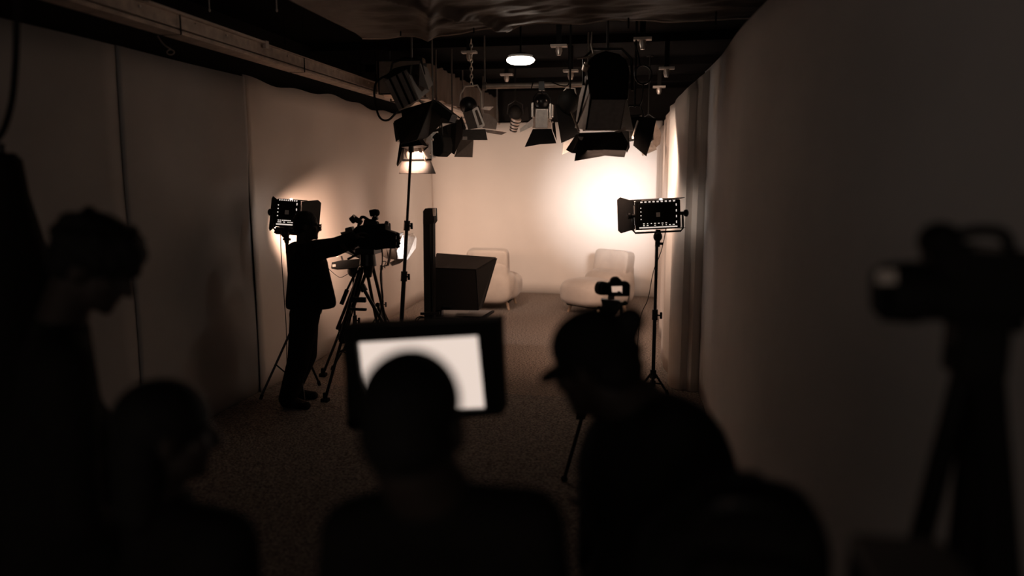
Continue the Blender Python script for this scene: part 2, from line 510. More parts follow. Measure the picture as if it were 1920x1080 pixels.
# ------------------------------------------------------------------ hanging lamps
def barn(T, w, h, L, angs, flen, m, parent, mats=None):
    """four hinged doors round a front opening w x h at distance L; angs: top, bottom, left, right (None = no door)"""
    for k, nm in enumerate(('top', 'bottom', 'left', 'right')):
        a = angs[k]
        if a is None:
            continue
        hw = w if k < 2 else h
        fl = flen[k] if isinstance(flen, (list, tuple)) else flen
        Rk = {0: Matrix.Identity(4), 1: Matrix.Rotation(PI, 4, 'Y'), 2: Matrix.Rotation(-PI / 2, 4, 'Y'), 3: Matrix.Rotation(PI / 2, 4, 'Y')}[k]
        off = (h if k < 2 else w) / 2
        D = T @ Rk @ Matrix.Translation((0, L, off)) @ Matrix.Rotation(R(a), 4, 'X')
        b = MB(D)
        x0, x1 = hw / 2 * 0.98, hw / 2 * 1.30
        t = 0.004
        b.prism([(-x0, 0, 0), (x0, 0, 0), (x1, fl * 0.82, 0), (x1 * 0.86, fl, 0), (-x1 * 0.86, fl, 0), (-x1, fl * 0.82, 0)], (0, 0, t))
        d = b.build('barn_door', (mats or {}).get(k, m), parent, smooth=False)
        b = MB(D)
        b.cone((-x0 * 0.7, 0, 0.002), (x0 * 0.7, 0, 0.002), 0.006, n=8)
        b.build('hinge', M['silver'], d)

def plate(o, name, m, pts, th=0.006, par=None):
    """flat steel leaf or panel through world points given as (px, py, Y)"""
    P3 = [at(*p) for p in pts]
    nr = Vector((0, 0, 0))
    for k in range(len(P3)):
        nr += (P3[k] - P3[0]).cross(P3[(k + 1) % len(P3)] - P3[0])
    nr.normalize()
    if nr.y < 0:
        nr = -nr
    b = WB(o)
    b.prism(P3, nr * th)
    return b.build(name, M[m], par or o, smooth=False)

def hung(label, p, group='hanging studio lamps', top=None):
    p = Vector(p)
    return thing('studio_lamp', label, 'studio lamp', (p.x, p.y, top if top else p.z), group)

def rods(o, x, y, z0, z1=3.5, m='dgrey', r=0.010):
    b = WB(o); b.cone((x, y, z0), (x, y, z1), r, n=8); b.lathe([(0.045, -0.012), (0.05, 0.0)], Matrix.Translation((x, y, z1)), n=14); b.build('drop_rod', M[m], o)

# big softlight: domed black top, grey back, wide doors below
GY = 6.3
o = hung('big softlight with grey back panel and wide black doors, largest of the hanging lamps', at(1140, 96, GY))
bk = lambda L, y: [at(px, py, y) for px, py in L]
b = WB(o); b.prism(bk([(1099, 126), (1104, 112), (1116, 102), (1136, 95), (1160, 101), (1174, 112), (1179, 128), (1177, 187), (1106, 187)], GY), (0, 0.34, 0.02)); b.build('housing', M['black'], o, bev=0.012)
b = WB(o); b.hexa(bk([(1107, 186), (1174, 186), (1164, 244), (1098, 244)], GY), bk([(1109, 186), (1176, 186), (1188, 246), (1092, 246)], GY + 0.30)); b.build('reflector_box', M['dgrey'], o, smooth=False, bev=0.006)
plate(o, 'back_panel', 'grey', [(1108, 187, GY - 0.012), (1172, 187, GY - 0.012), (1162, 242, GY - 0.012), (1100, 242, GY - 0.012)], 0.008)
plate(o, 'side_panel', 'grey', [(1097, 143, GY + 0.18), (1109, 136, GY), (1106, 187, GY), (1097, 244, GY), (1078, 240, GY + 0.30), (1086, 180, GY + 0.30)], 0.006)
b = WB(o); b.cone(at(1102, 150, GY - 0.01), at(1082, 238, GY + 0.26), 0.010, n=6); b.cone(at(1108, 187, GY - 0.015), at(1099, 243, GY - 0.015), 0.008, n=6); b.build('trim_rail', M['black'], o)
d = plate(o, 'barn_door', 'door', [(1086, 250, GY + 0.05), (1166, 247, GY + 0.05), (1178, 268, GY + 0.16), (1171, 295, GY + 0.30), (1135, 292, GY + 0.28), (1077, 302, GY + 0.28)])
plate(o, 'barn_door', 'door', [(1080, 252, GY + 0.18), (1090, 250, GY + 0.12), (1088, 288, GY + 0.32), (1072, 287, GY + 0.34), (1061, 281, GY + 0.36)])
plate(o, 'barn_door', 'door', [(1164, 244, GY + 0.08), (1178, 236, GY + 0.30), (1181, 276, GY + 0.34), (1176, 286, GY + 0.3)])
b = WB(o); b.cone(at(1071, 209, GY + 0.1), at(1086, 247, GY + 0.1), 0.009, n=8); b.build('door_stay', M['tray'], o)
plate(o, 'hinge_plate', 'plate', [(1084, 256, GY - 0.02), (1094, 257, GY - 0.02), (1091, 263, GY - 0.02), (1087, 262, GY - 0.02)])
plate(o, 'hinge_bracket', 'tray', [(1150, 247, GY - 0.01), (1163, 243, GY - 0.01), (1172, 237, GY), (1174, 244, GY), (1160, 249, GY - 0.01)])
b = WB(o); b.cone(at(1100, 122, GY - 0.01), at(1097, 131, GY + 0.02), 0.028, n=12); b.cone(at(1098, 117, GY), at(1098, 133, GY), 0.011, n=8); b.build('side_knob', M['silver'], o)
b = WB(o); b.tube([at(1094, 160, GY + 0.16), at(1094, 110, GY + 0.16), at(1112, 92, GY + 0.16), at(1166, 92, GY + 0.16), at(1184, 110, GY + 0.16), at(1186, 170, GY + 0.16)], 0.011, smooth=False); b.build('yoke', M['gloss'], o)
c0 = at(1139, 92, GY + 0.16); rods(o, c0.x, c0.y, c0.z - 0.01)
b = WB(o); b.tube([at(1110, 60, GY), at(1109, 85, GY), at(1112, 103, GY), at(1096, 108, GY), at(1082, 110, GY)], 0.006); b.build('cable', M['tray'], o)
area('lamp_light', o, Matrix.Translation(at(1138, 262, GY + 0.28) - Vector(o.location)) @ Matrix.Rotation(R(6), 4, 'Z') @ Matrix.Rotation(R(-34), 4, 'X'), 0.34, 0.30, 40, WARM, 90)

# ribbed lamp beside the duct
AY = 6.45
o = hung('boxy lamp with ribbed grey back hanging at the upper left beside the foil duct', at(772, 118, AY))
b = WB(o); b.hexa(bk([(716, 146), (738, 128), (770, 122), (766, 160)], AY), bk([(740, 150), (752, 124), (802, 118), (792, 158)], AY + 0.26)); b.build('housing', M['black'], o, smooth=False, bev=0.008)
b = WB(o); b.hexa(bk([(721, 152), (762, 130), (786, 186), (748, 208)], AY - 0.01), bk([(745, 150), (785, 130), (806, 170), (770, 200)], AY + 0.22)); b.build('reflector_box', M['dgrey'], o, smooth=False)
plate(o, 'back_panel', 'grey', [(722, 152, AY - 0.02), (761, 132, AY - 0.02), (785, 186, AY - 0.02), (748, 207, AY - 0.02)], 0.008)
for x0 in (0.22, 0.55, 0.85):
    a_, c_ = Vector((722, 152)).lerp(Vector((761, 132)), x0), Vector((748, 207)).lerp(Vector((785, 186)), x0)
    b = WB(o); b.cone(at(a_.x, a_.y, AY - 0.03), at(c_.x, c_.y, AY - 0.03), 0.010, n=6); b.build('vent_rib', M['black'], o)
plate(o, 'side_flap', 'dgrey', [(787, 118, AY + 0.05), (802, 128, AY + 0.25), (812, 158, AY + 0.25), (804, 168, AY + 0.1), (786, 160, AY + 0.05)])
b = WB(o); b.tube([at(728, 150, AY + 0.1), at(736, 118, AY + 0.1), at(760, 108, AY + 0.1), at(790, 112, AY + 0.1), at(796, 140, AY + 0.1)], 0.010, smooth=False); b.build('yoke', M['gloss'], o)
c0 = at(772, 110, AY + 0.1); rods(o, c0.x, c0.y, c0.z - 0.01)

# silver lamp seen from its open side, behind the tall stand
CY1 = 7.4
o = hung('silver lamp with open barn doors hanging behind the tall light stand', at(800, 240, CY1))
b = WB(o); b.hexa(bk([(754, 273), (809, 248), (810, 298), (760, 299)], CY1 + 0.02), bk([(770, 262), (822, 246), (824, 292), (778, 292)], CY1 + 0.24)); b.build('housing', M['white'], o, smooth=False, bev=0.004)
b = WB(o); b.prism(bk([(810, 256), (818, 248), (829, 256), (832, 270), (831, 285), (822, 294), (812, 292)], CY1 + 0.04), (0.05, 0.18, 0)); b.build('rear_cap', M['black'], o, bev=0.01)
for L in ([(757, 273), (762, 272), (769, 298), (764, 298)], [(783, 274), (788, 272), (795, 298), (789, 298)], [(797, 258), (800, 257), (796, 280), (793, 282)]):
    plate(o, 'inner_bar', 'tray', [(x, y, CY1 - 0.005) for x, y in L], 0.012)
plate(o, 'inner_shutter', 'black', [(795, 280, CY1 - 0.01), (803, 270, CY1 - 0.01), (803, 276, CY1 - 0.01), (794, 284, CY1 - 0.01)])
plate(o, 'barn_door', 'grey', [(753, 303, CY1), (808, 302, CY1), (817, 325, CY1 - 0.12), (748, 325, CY1 - 0.12)])
plate(o, 'barn_door', 'door', [(750, 266, CY1 + 0.02), (757, 268, CY1), (757, 297, CY1), (746, 312, CY1 - 0.12), (744, 308, CY1 - 0.12)])
b = WB(o); b.cone(at(754, 300, CY1), at(809, 299.5, CY1), 0.010, n=8); b.build('front_frame', M['black'], o)
for p in ((811, 262), (808, 288), (797, 298)):
    b = WB(o); b.ell(at(p[0], p[1], CY1 - 0.02), (0.012, 0.012, 0.016), nu=8, nv=6); b.build('latch', M['silver'], o)
b = WB(o); b.tube([at(790, 262, CY1 + 0.1), at(792, 232, CY1 + 0.1), at(812, 226, CY1 + 0.1), at(828, 232, CY1 + 0.1), at(830, 262, CY1 + 0.1)], 0.009, smooth=False); b.build('yoke', M['gloss'], o)
c0 = at(812, 226, CY1 + 0.1); rods(o, c0.x, c0.y, c0.z - 0.01)
area('lamp_light', o, Matrix.Translation(at(778, 290, CY1 - 0.06) - Vector(o.location)) @ Matrix.Rotation(R(15), 4, 'Z') @ Matrix.Rotation(R(-62), 4, 'X'), 0.16, 0.16, 6, WARM, 110)

# dark wide-door lamp
DY1 = 8.4
o = hung('black lamp with wide folded doors hanging between the silver lamp and the pale-yoked lamp', at(850, 226, DY1))
b = WB(o); b.hexa(bk([(812, 244), (838, 236), (842, 268), (816, 272)], DY1), bk([(838, 234), (864, 226), (868, 262), (842, 268)], DY1 + 0.25)); b.build('housing', M['black'], o, smooth=False, bev=0.008)
plate(o, 'barn_door', 'door', [(812, 246, DY1 - 0.02), (856, 230, DY1 + 0.1), (866, 218, DY1 + 0.2), (874, 240, DY1 + 0.25), (866, 257, DY1 + 0.2), (852, 290, DY1 + 0.02), (832, 276, DY1 - 0.02)])
plate(o, 'barn_door', 'dgrey', [(866, 256, DY1 + 0.22), (888, 262, DY1 + 0.30), (886, 295, DY1 + 0.36), (852, 294, DY1 + 0.12)])
b = WB(o); b.tube([at(822, 250, DY1 + 0.12), at(828, 222, DY1 + 0.12), at(850, 212, DY1 + 0.12), at(866, 224, DY1 + 0.12), at(870, 250, DY1 + 0.12)], 0.009, smooth=False); b.build('yoke', M['gloss'], o)
c0 = at(848, 213, DY1 + 0.12); rods(o, c0.x, c0.y, c0.z - 0.01)
area('lamp_light', o, Matrix.Translation(at(872, 280, DY1 + 0.4) - Vector(o.location)) @ Matrix.Rotation(R(8), 4, 'Z') @ Matrix.Rotation(R(-16), 4, 'X'), 0.2, 0.2, 40, MID, 80)

# pale-yoked lamp
EY = 8.0
o = hung('lamp held in a pale bent yoke under a chain left of the ceiling lamp', at(884, 160, EY))
b = WB(o); b.ell(at(878, 198, EY + 0.08), (0.095, 0.10, 0.095)); b.build('housing', M['gloss'], o)
b = WB(o); b.hexa(bk([(868, 212), (886, 206), (898, 240), (878, 243)], EY), bk([(884, 200), (898, 198), (910, 234), (896, 240)], EY + 0.16)); b.build('lamp_box', M['dgrey'], o, smooth=False)
for L in ([(885, 206), (889, 204), (900, 239), (896, 241)], [(893, 201), (896, 200), (909, 234), (906, 236)], [(885, 206), (894, 200), (896, 204), (888, 209)], [(895, 237), (907, 232), (909, 236), (898, 241)]):
    plate(o, 'front_frame', 'silver', [(x, y, EY - 0.015 + 0.03 * ((x - 885) / 25)) for x, y in L], 0.012)
plate(o, 'barn_door', 'dgrey', [(868, 243, EY), (910, 242, EY), (914, 262, EY - 0.1), (866, 262, EY - 0.1)])
plate(o, 'barn_label', 'plate', [(868, 256, EY - 0.09), (876, 256, EY - 0.09), (876, 261.5, EY - 0.11), (867, 261.5, EY - 0.11)], 0.003)
plate(o, 'barn_door', 'grey', [(905, 212, EY + 0.1), (916, 213, EY + 0.14), (933, 227, EY + 0.2), (930, 243, EY + 0.2), (905, 240, EY + 0.1)])
plate(o, 'barn_door', 'white', [(904, 205, EY + 0.1), (908, 200, EY + 0.12), (926, 200, EY + 0.24), (918, 207, EY + 0.2)])
plate(o, 'barn_door', 'grey', [(905, 243, EY + 0.1), (930, 245, EY + 0.2), (951, 248, EY + 0.3), (940, 253, EY + 0.3), (914, 249, EY + 0.12)])
b = WB(o); b.tube([at(862, 200, EY + 0.06), at(863, 178, EY + 0.06), at(872, 162, EY + 0.06), at(895, 160, EY + 0.06), at(902, 174, EY + 0.06), at(903, 206, EY + 0.06)], 0.011, smooth=False); b.build('yoke', M['plate'], o)
c0 = at(884, 161, EY + 0.06)
b = WB(o)
zz = c0.z
k = 0
while zz < 3.46:
    T = Matrix.Translation((c0.x, c0.y, zz + 0.02)) @ Matrix.Rotation(PI / 2 * (k % 2), 4, 'Z')
    L = [T @ Vector((0.014 * math.cos(a), 0, 0.026 * math.sin(a))) for a in [q * PI / 5 for q in range(11)]]
    b.tube(L, 0.0055, n=6, smooth=False); zz += 0.040; k += 1
b.build('chain', M['silver'], o)
area('lamp_light', o, Matrix.Translation(at(905, 225, EY + 0.24) - Vector(o.location)) @ Matrix.Rotation(R(-45), 4, 'Z') @ Matrix.Rotation(R(-20), 4, 'X'), 0.16, 0.16, 26, WARM, 110)

# smallest lamp
HY = 9.6
o = hung('smallest lamp with a ribbed round back, right of the pale-yoked lamp', at(965, 190, HY))
b = WB(o); b.ell(at(966, 212, HY), (0.085, 0.10, 0.10)); b.build('housing', M['black'], o)
b = WB(o); b.cone(at(968, 222, HY - 0.02), at(962, 246, HY + 0.05), 0.068, 0.045, n=18); b.build('ribbed_back', M['tray'], o)
for t in (0.2, 0.45, 0.7, 0.9):
    b = WB(o); c = at(968, 222, HY - 0.02).lerp(at(962, 246, HY + 0.05), t); dd = (at(962, 246, HY + 0.05) - at(968, 222, HY - 0.02)).normalized() * 0.008; b.cone(c - dd, c + dd, 0.072 - 0.024 * t, n=18); b.build('rib', M['black'], o)
plate(o, 'barn_door', 'door', [(975, 205, HY), (990, 200, HY + 0.1), (992, 225, HY + 0.1), (977, 228, HY)])
b = WB(o); b.tube([at(951, 214, HY), at(953, 196, HY), at(966, 188, HY), at(980, 196, HY), at(981, 214, HY)], 0.008, smooth=False); b.build('yoke', M['gloss'], o)
c0 = at(966, 188, HY); rods(o, c0.x, c0.y, c0.z - 0.01, m='black')

# middle silver lamp
FY1 = 7.97
o = hung('silver-sided lamp with one bright door hanging in the middle of the row', at(1016, 163, FY1))
b = WB(o); b.ell(at(1016, 192, FY1 + 0.06), (0.085, 0.10, 0.085)); b.build('housing_top', M['gloss'], o)
b = WB(o); b.hexa(bk([(1004, 204), (1028, 204), (1027, 241), (1003, 241)], FY1), bk([(1000, 200), (1032, 200), (1034, 240), (998, 240)], FY1 + 0.16)); b.build('housing', M['silver'], o, smooth=False, bev=0.004)
plate(o, 'back_panel', 'white', [(1006, 206, FY1 - 0.01), (1026, 206, FY1 - 0.01), (1025, 239, FY1 - 0.01), (1005, 239, FY1 - 0.01)], 0.006)
for L in ([(996, 193), (1000, 192), (1000, 219), (996, 219)], [(1030, 194), (1033, 194), (1033, 222), (1030, 222)], [(1034.5, 196), (1036.5, 196), (1036, 218), (1034, 219)]):
    plate(o, 'side_rail', 'silver', [(x, y, FY1 + 0.02) for x, y in L], 0.10)
plate(o, 'barn_door', 'white', [(999, 222, FY1), (1000, 236, FY1), (976, 248, FY1 - 0.12), (975, 242, FY1 - 0.12)])
plate(o, 'barn_door', 'door', [(999, 242, FY1), (1034, 241, FY1), (1043, 268, FY1 - 0.12), (1012, 270, FY1 - 0.13), (984, 275, FY1 - 0.12)])
plate(o, 'barn_door', 'door', [(1035, 222, FY1 + 0.02), (1040, 230, FY1), (1043, 262, FY1 - 0.1), (1036, 244, FY1)])
for p in ((1031, 226), (1036, 229), (1008, 190), (1024, 188)):
    b = WB(o); b.ell(at(p[0], p[1], FY1 - 0.03), (0.010, 0.010, 0.012), nu=8, nv=6); b.build('knob', M['silver'], o)
b = WB(o); b.tube([at(1000, 204, FY1 + 0.06), at(1000, 184, FY1 + 0.06), at(1008, 174, FY1 + 0.06), at(1024, 174, FY1 + 0.06), at(1032, 184, FY1 + 0.06), at(1033, 204, FY1 + 0.06)], 0.008, smooth=False); b.build('yoke', M['gloss'], o)
c0 = at(1016, 175, 8.0); pz = at(905, 162, 8.0).z
b = WB(o); b.box((c0.x, 8.0, pz - 0.01), (0.06, 0.075, 0.09)); b.cone((c0.x, 8.0, pz - 0.03), (c0.x, 8.03, c0.z - 0.02), 0.011, n=8); b.build('clamp', M['gloss'], o)
b = WB(o); b.tube([at(996, 168, 7.96), at(1002, 150, 7.96), at(1020, 148, 7.96), at(1050, 160, 7.96), at(1066, 158, 7.96), at(1068, 130, 7.96), at(1058, 112, 7.96)], 0.006); b.build('cable', M['rubber'], o)
area('lamp_light', o, Matrix.Translation(at(1012, 258, FY1 + 0.12) - Vector(o.location)) @ Matrix.Rotation(R(-2), 4, 'Z') @ Matrix.Rotation(R(-20), 4, 'X'), 0.16, 0.14, 24, WARM, 110)

# lamp half hidden left of the softlight
IY = 7.4
o = hung('black lamp half hidden behind the left side of the big softlight', at(1066, 150, IY))
b = WB(o); b.ell(at(1066, 190, IY + 0.05), (0.11, 0.12, 0.12)); b.build('housing', M['black'], o)
plate(o, 'barn_door', 'door', [(1041, 196, IY), (1066, 190, IY + 0.1), (1088, 252, IY + 0.04), (1053, 268, IY - 0.08)])
plate(o, 'barn_door', 'white', [(1056, 268, IY + 0.1), (1078, 258, IY + 0.2), (1072, 282, IY + 0.14), (1054, 290, IY + 0.04)])
b = WB(o); b.tube([at(1052, 192, IY), at(1054, 176, IY), at(1062, 165, IY), at(1078, 166, IY), at(1082, 190, IY)], 0.009, smooth=False); b.build('yoke', M['tray'], o)
c0 = at(1069, 165, IY); rods(o, c0.x, c0.y, c0.z - 0.01, m='black')

# right lamp with the tall door
JY = 6.9
o = hung('black lamp whose tall right door hangs close to the pale drape', at(1192, 200, JY))
b = WB(o); b.hexa(bk([(1172, 222), (1196, 218), (1192, 258), (1172, 262)], JY), bk([(1176, 216), (1204, 214), (1202, 262), (1178, 266)], JY + 0.22)); b.build('housing', M['black'], o, smooth=False, bev=0.006)
plate(o, 'barn_door', 'door', [(1196, 218, JY), (1231, 222, JY + 0.12), (1224, 256, JY + 0.12), (1212, 293, JY + 0.12), (1188, 273, JY)])
b = WB(o); b.cone(at(1196, 226, JY - 0.02), at(1186, 258, JY - 0.02), 0.008, n=8); b.box(at(1186.5, 258, JY - 0.02), (0.016, 0.016, 0.022)); b.build('hinge', M['silver'], o)
plate(o, 'hinge_bracket', 'tray', [(1163, 226, JY), (1170, 238, JY), (1178, 238, JY), (1174, 247, JY), (1164, 244, JY)])
b = WB(o); b.tube([at(1170, 240, JY + 0.1), at(1172, 210, JY + 0.1), at(1180, 198, JY + 0.1), at(1200, 198, JY + 0.1), at(1206, 214, JY + 0.1), at(1206, 240, JY + 0.1)], 0.009, smooth=False); b.build('yoke', M['gloss'], o)
c0 = at(1190, 199, JY + 0.1); rods(o, c0.x, c0.y, c0.z - 0.01, m='black')
b = WB(o); b.tube([at(1206 + 16 * math.cos(a), 140 + 18 * math.sin(a), JY + 0.06) for a in [q * PI / 8 for q in range(17)]], 0.008, smooth=False); b.tube([at(1206, 158, JY + 0.06), at(1204, 185, JY + 0.08), at(1198, 200, JY + 0.1)], 0.008); b.tube([at(1200, 124, JY + 0.06), at(1196, 100, JY + 0.08), at(1190, 80, JY + 0.1)], 0.008); b.build('coiled_cable', M['gloss'], o)
area('lamp_light', o, Matrix.Translation(at(1194, 272, JY + 0.26) - Vector(o.location)) @ Matrix.Rotation(R(-14), 4, 'Z') @ Matrix.Rotation(R(-24), 4, 'X'), 0.15, 0.15, 42, MID, 120)

KY = 9.55
o = hung('black lamp with tan inner doors farthest right, just in front of the drape', at(1222, 220, KY))
b = WB(o); b.hexa(bk([(1205, 232), (1224, 230), (1224, 262), (1206, 264)], KY), bk([(1208, 230), (1230, 228), (1230, 264), (1210, 268)], KY + 0.2)); b.build('housing', M['black'], o, smooth=False, bev=0.006)
plate(o, 'barn_door', 'tray', [(1228, 226, KY + 0.04), (1240, 250, KY + 0.14), (1238, 270, KY + 0.14), (1222, 283, KY + 0.04)])
plate(o, 'barn_door', 'tray', [(1200, 268, KY), (1224, 266, KY), (1232, 280, KY - 0.08), (1204, 292, KY - 0.08)])
b = WB(o); b.tube([at(1203, 248, KY + 0.1), at(1205, 222, KY + 0.1), at(1216, 214, KY + 0.1), at(1228, 222, KY + 0.1), at(1230, 248, KY + 0.1)], 0.009, smooth=False); b.build('yoke', M['gloss'], o)
c0 = at(1216, 215, KY + 0.1); rods(o, c0.x, c0.y, c0.z - 0.01, m='black')
area('lamp_light', o, Matrix.Translation(at(1218, 280, KY + 0.16) - Vector(o.location)) @ Matrix.Rotation(R(20), 4, 'Z') @ Matrix.Rotation(R(-20), 4, 'X'), 0.15, 0.15, 16, MID, 110)

# ------------------------------------------------------------------ light stands
def stand(name, label, foot, top_z, r=0.016, spread=0.32, leg_h=0.55, rots=(20, 140, 260), knobs=(0.35, 0.7), top=None, group=None, cat='light stand'):
    foot = Vector(foot)
    o = thing(name, label, cat, foot, group)
    tp = Vector(top) - foot if top is not None else Vector((0, 0, top_z))
    ax = tp / tp.z
    zs = [0.12] + [top_z * k for k in knobs] + [top_z]
    for i in range(len(zs) - 1):
        b = MB(); b.cone(ax * zs[i], ax * zs[i + 1], r * (1.15 - 0.22 * i), n=14); b.build('pole', M['gloss'], o)
    for k in knobs:
        z = top_z * k
        b = MB(); b.cone(ax * (z - 0.045), ax * (z + 0.05), r * 1.7, n=12)
        kn = b.build('collar', M['gloss'], o)
        b = MB(); b.cone(ax * z, ax * z + Vector((0.05, -0.02, 0)), 0.008, n=8); b.box(ax * z + Vector((0.055, -0.02, 0)), (0.022, 0.02, 0.06)); b.build('knob', M['gloss'], kn, bev=0.004)
    b = MB(); b.cone(ax * (leg_h - 0.04), ax * (leg_h + 0.04), r * 1.9, n=12); b.cone(ax * 0.10, ax * 0.16, r * 1.7, n=12); b.build('leg_hub', M['gloss'], o)
    for a in rots:
        d = Vector((math.cos(R(a)), math.sin(R(a)), 0))
        b = MB(); e = d * spread + Vector((0, 0, 0.012)); b.cone(ax * leg_h + d * 0.02, e, 0.011, n=8)
        lg = b.build('leg', M['gloss'], o)
        b = MB(); m = (ax * leg_h).lerp(e, 0.52); b.cone(ax * 0.13 + d * 0.015, m, 0.007, n=8); b.build('brace', M['gloss'], lg)
        b = MB(); b.cone(e + Vector((0, 0, -0.012)), e + Vector((0, 0, 0.03)) - d * 0.015, 0.016, n=8); b.build('foot_cap', M['rubber'], lg)
    return o

# tall stand with the black boxy lamp on top
TY = 7.0
tp_top = at(771, 276, TY)
tf = at(752, 620, TY); tfoot = Vector((tp_top.x - (tp_top.x - tf.x) * (tp_top.z) / (tp_top.z - tf.z), TY, 0.008))
kz = lambda py: at(760, py, TY).z / tp_top.z
stand('light_stand', 'tall leaning black light stand left of the teleprompter', tfoot, tp_top.z, r=0.019, knobs=(kz(520), kz(425)), top=tp_top, rots=(80, 200, 320), spread=0.42)
o = thing('studio_lamp', 'large black box lamp standing on the tall leaning light stand', 'studio lamp', tp_top)
b = WB(o)
q = lambda px, py, y: at(px, py, y)
b.hexa([q(737, 228, 6.95), q(772, 210, 7.25), q(775, 268, 7.25), q(752, 272, 6.95)], [q(812, 186, 6.85), q(846, 216, 7.15), q(802, 258, 7.15), q(782, 262, 6.85)])
b.build('housing', M['black'], o, smooth=False, bev=0.01)
b = WB(o); b.prism([q(752, 206, 7.0), q(812, 188, 6.95), q(836, 206, 7.05), q(780, 226, 7.1)], (0.0, 0.02, -0.06)); b.build('top_cover', M['door'], o, smooth=False)
b = WB(o); b.prism([q(737, 230, 6.95), q(742, 266, 6.95), q(752, 258, 6.95), q(750, 232, 6.95)], (0.02, 0.25, 0)); b.build('barn_door', M['hood_top'], o, smooth=False)
b = WB(o); b.prism([q(748, 262, 6.97), q(780, 255, 6.97), q(792, 272, 6.97), q(752, 276, 6.97)], (0.0, 0.2, -0.01)); b.build('barn_door', M['door'], o, smooth=False)
b = WB(o); b.prism([q(812, 186, 6.9), q(848, 214, 6.9), q(842, 228, 6.9), q(806, 204, 6.9)], (0.0, 0.22, 0)); b.build('barn_door', M['door'], o, smooth=False)
b = WB(o); b.cone(tp_top - Vector((0, 0, 0.05)), tp_top + Vector((0, 0, 0.12)), 0.026, n=12); b.cone(tp_top + Vector((-0.06, 0, 0.03)), tp_top + Vector((0.06, 0, 0.03)), 0.016, n=10); b.build('mount', M['gloss'], o)
b = WB(o); b.cone(q(780, 183, 7.0), q(796, 196, 7.0), 0.012, n=8); b.box(q(778, 185, 7.0), (0.012, 0.012, 0.05)); b.build('knob', M['silver'], o)
# lamp cable looping at the left
b = MB(); b.tube([at(760, 133, 6.45), at(722, 143, 6.5), at(704, 158, 6.55), at(703, 190, 6.6), at(712, 220, 6.65), at(728, 225, 6.7), at(746, 208, 6.8), at(770, 186, 6.9), at(786, 168, 6.75)], 0.010, n=8)
tag(b.build('power_cable', M['rubber']), 'thick black cable looping down from the ribbed lamp onto the box lamp', 'cable')

def led_panel(label, c, yaw, tilt, roll, w, h, angs, flen, power, col, stand_top, flip=1, group='led panels on stands', spread=130, dmats=None):
    c = Vector(c)
    o = thing('led_panel', label, 'led panel', stand_top, group)
    T = Matrix.Translation(c - Vector(stand_top)) @ Matrix.Rotation(R(yaw), 4, 'Z') @ Matrix.Rotation(R(tilt), 4, 'X') @ Matrix.Rotation(R(roll), 4, 'Y')
    d = 0.055
    b = MB(T); b.box((0, 0, 0), (w, d, h)); b.build('housing', M['black'], o, bev=0.012)
    b = MB(T); b.box((0, -d / 2 - 0.006, 0), (w * 0.86, 0.02, h * 0.80)); b.build('back_cover', M['black'], o, bev=0.006)
    b = MB(T)
    for k in range(9):
        b.box((-w * 0.36 + k * w * 0.09, -d / 2 - 0.001, h * 0.455), (w * 0.045, 0.004, 0.012))
    b.build('vent_slot', M['dimled'], o, smooth=False)
    rr = random.Random(3)
    spots = [(-w * 0.32 + k * w * 0.082, -h * (0.30 + 0.065 * r_), 0.008 + 0.01 * rr.random(), 0.007) for k in range(9) for r_ in range(2) if rr.random() < 0.85]
    spots += [(-w * 0.38, h * (0.25 - 0.13 * k), 0.009, 0.009) for k in range(4)] + [(w * 0.40, h * (0.32 - 0.20 * k), 0.008, 0.02) for k in range(4)]
    for sx_, sz_, bw, bh in spots:
        b = MB(T); b.box((sx_, -d / 2 - 0.017, sz_), (bw, 0.003, bh)); b.build('leak_dot', M['dimled'], o, smooth=False)  # glowing dots imitate light leaking through the vent holes
    b = MB(T); b.box((0.0, -d / 2 - 0.0175, 0.0), (0.034, 0.003, 0.038)); b.build('sticker', M['white'], o, smooth=False)
    b = MB(T); b.box((0, -d / 2 - 0.004, -h * 0.44), (w * 0.84, 0.006, 0.010)); b.build('lower_strip', M['dimled'], o, smooth=False)  # glowing strip imitates the lit lower edge of the panel
    b = MB(T); b.ell((w * 0.08, 0.0, h * 0.52), (0.014, 0.014, 0.012), nu=12, nv=8); b.build('leak_glow', M['led'], o)  # glowing bead stands in for light leaking over the top edge
    b = MB(T); b.box((0, d / 2 + 0.003, 0), (w * 0.9, 0.006, h * 0.86)); b.build('lens', M['led'], o, smooth=False)
    barn(T, w, h, d / 2, angs, flen, M['door'], o, {k: M[v] for k, v in (dmats or {}).items()})
    b = MB(T)
    hw = w / 2 + 0.022
    b.tube([(-hw, 0, 0.01), (-hw, -0.0, -h * 0.52), (-hw + 0.02, 0, -h * 0.62), (hw - 0.02, 0, -h * 0.62), (hw, 0, -h * 0.52), (hw, 0, 0.01)], 0.009, smooth=False)
    b.build('yoke', M['gloss'], o)
    for sx in (-1, 1):
        b = MB(T); b.cone((sx * w / 2, 0, 0), (sx * (hw + 0.02), 0, 0), 0.016, n=10); b.lathe([(0.022, 0), (0.032, 0.01), (0.032, 0.03), (0.02, 0.04)], Matrix.Translation((sx * (hw + 0.01), 0, 0)) @ Matrix.Rotation(sx * PI / 2, 4, 'Y'), n=12)
        b.build('knob', M['gloss'], o)
    yb = T @ Vector((0, 0, -h * 0.62))
    b = MB(); b.cone(yb + Vector((0, 0, 0.02)), Vector((0, 0, -0.06)), 0.022, n=12); b.ell((0.0, -0.02, (yb.z) * 0.45), (0.04, 0.04, 0.045)); b.cone((-0.02, -0.02, -0.03), (0.05, -0.03, -0.03), 0.012, n=8); b.build('swivel', M['gloss'], o)
    area('panel_light', o, T @ Matrix.Translation((0, d / 2 + 0.012, 0)), w * 0.88, h * 0.84, power, col, spread)
    return o

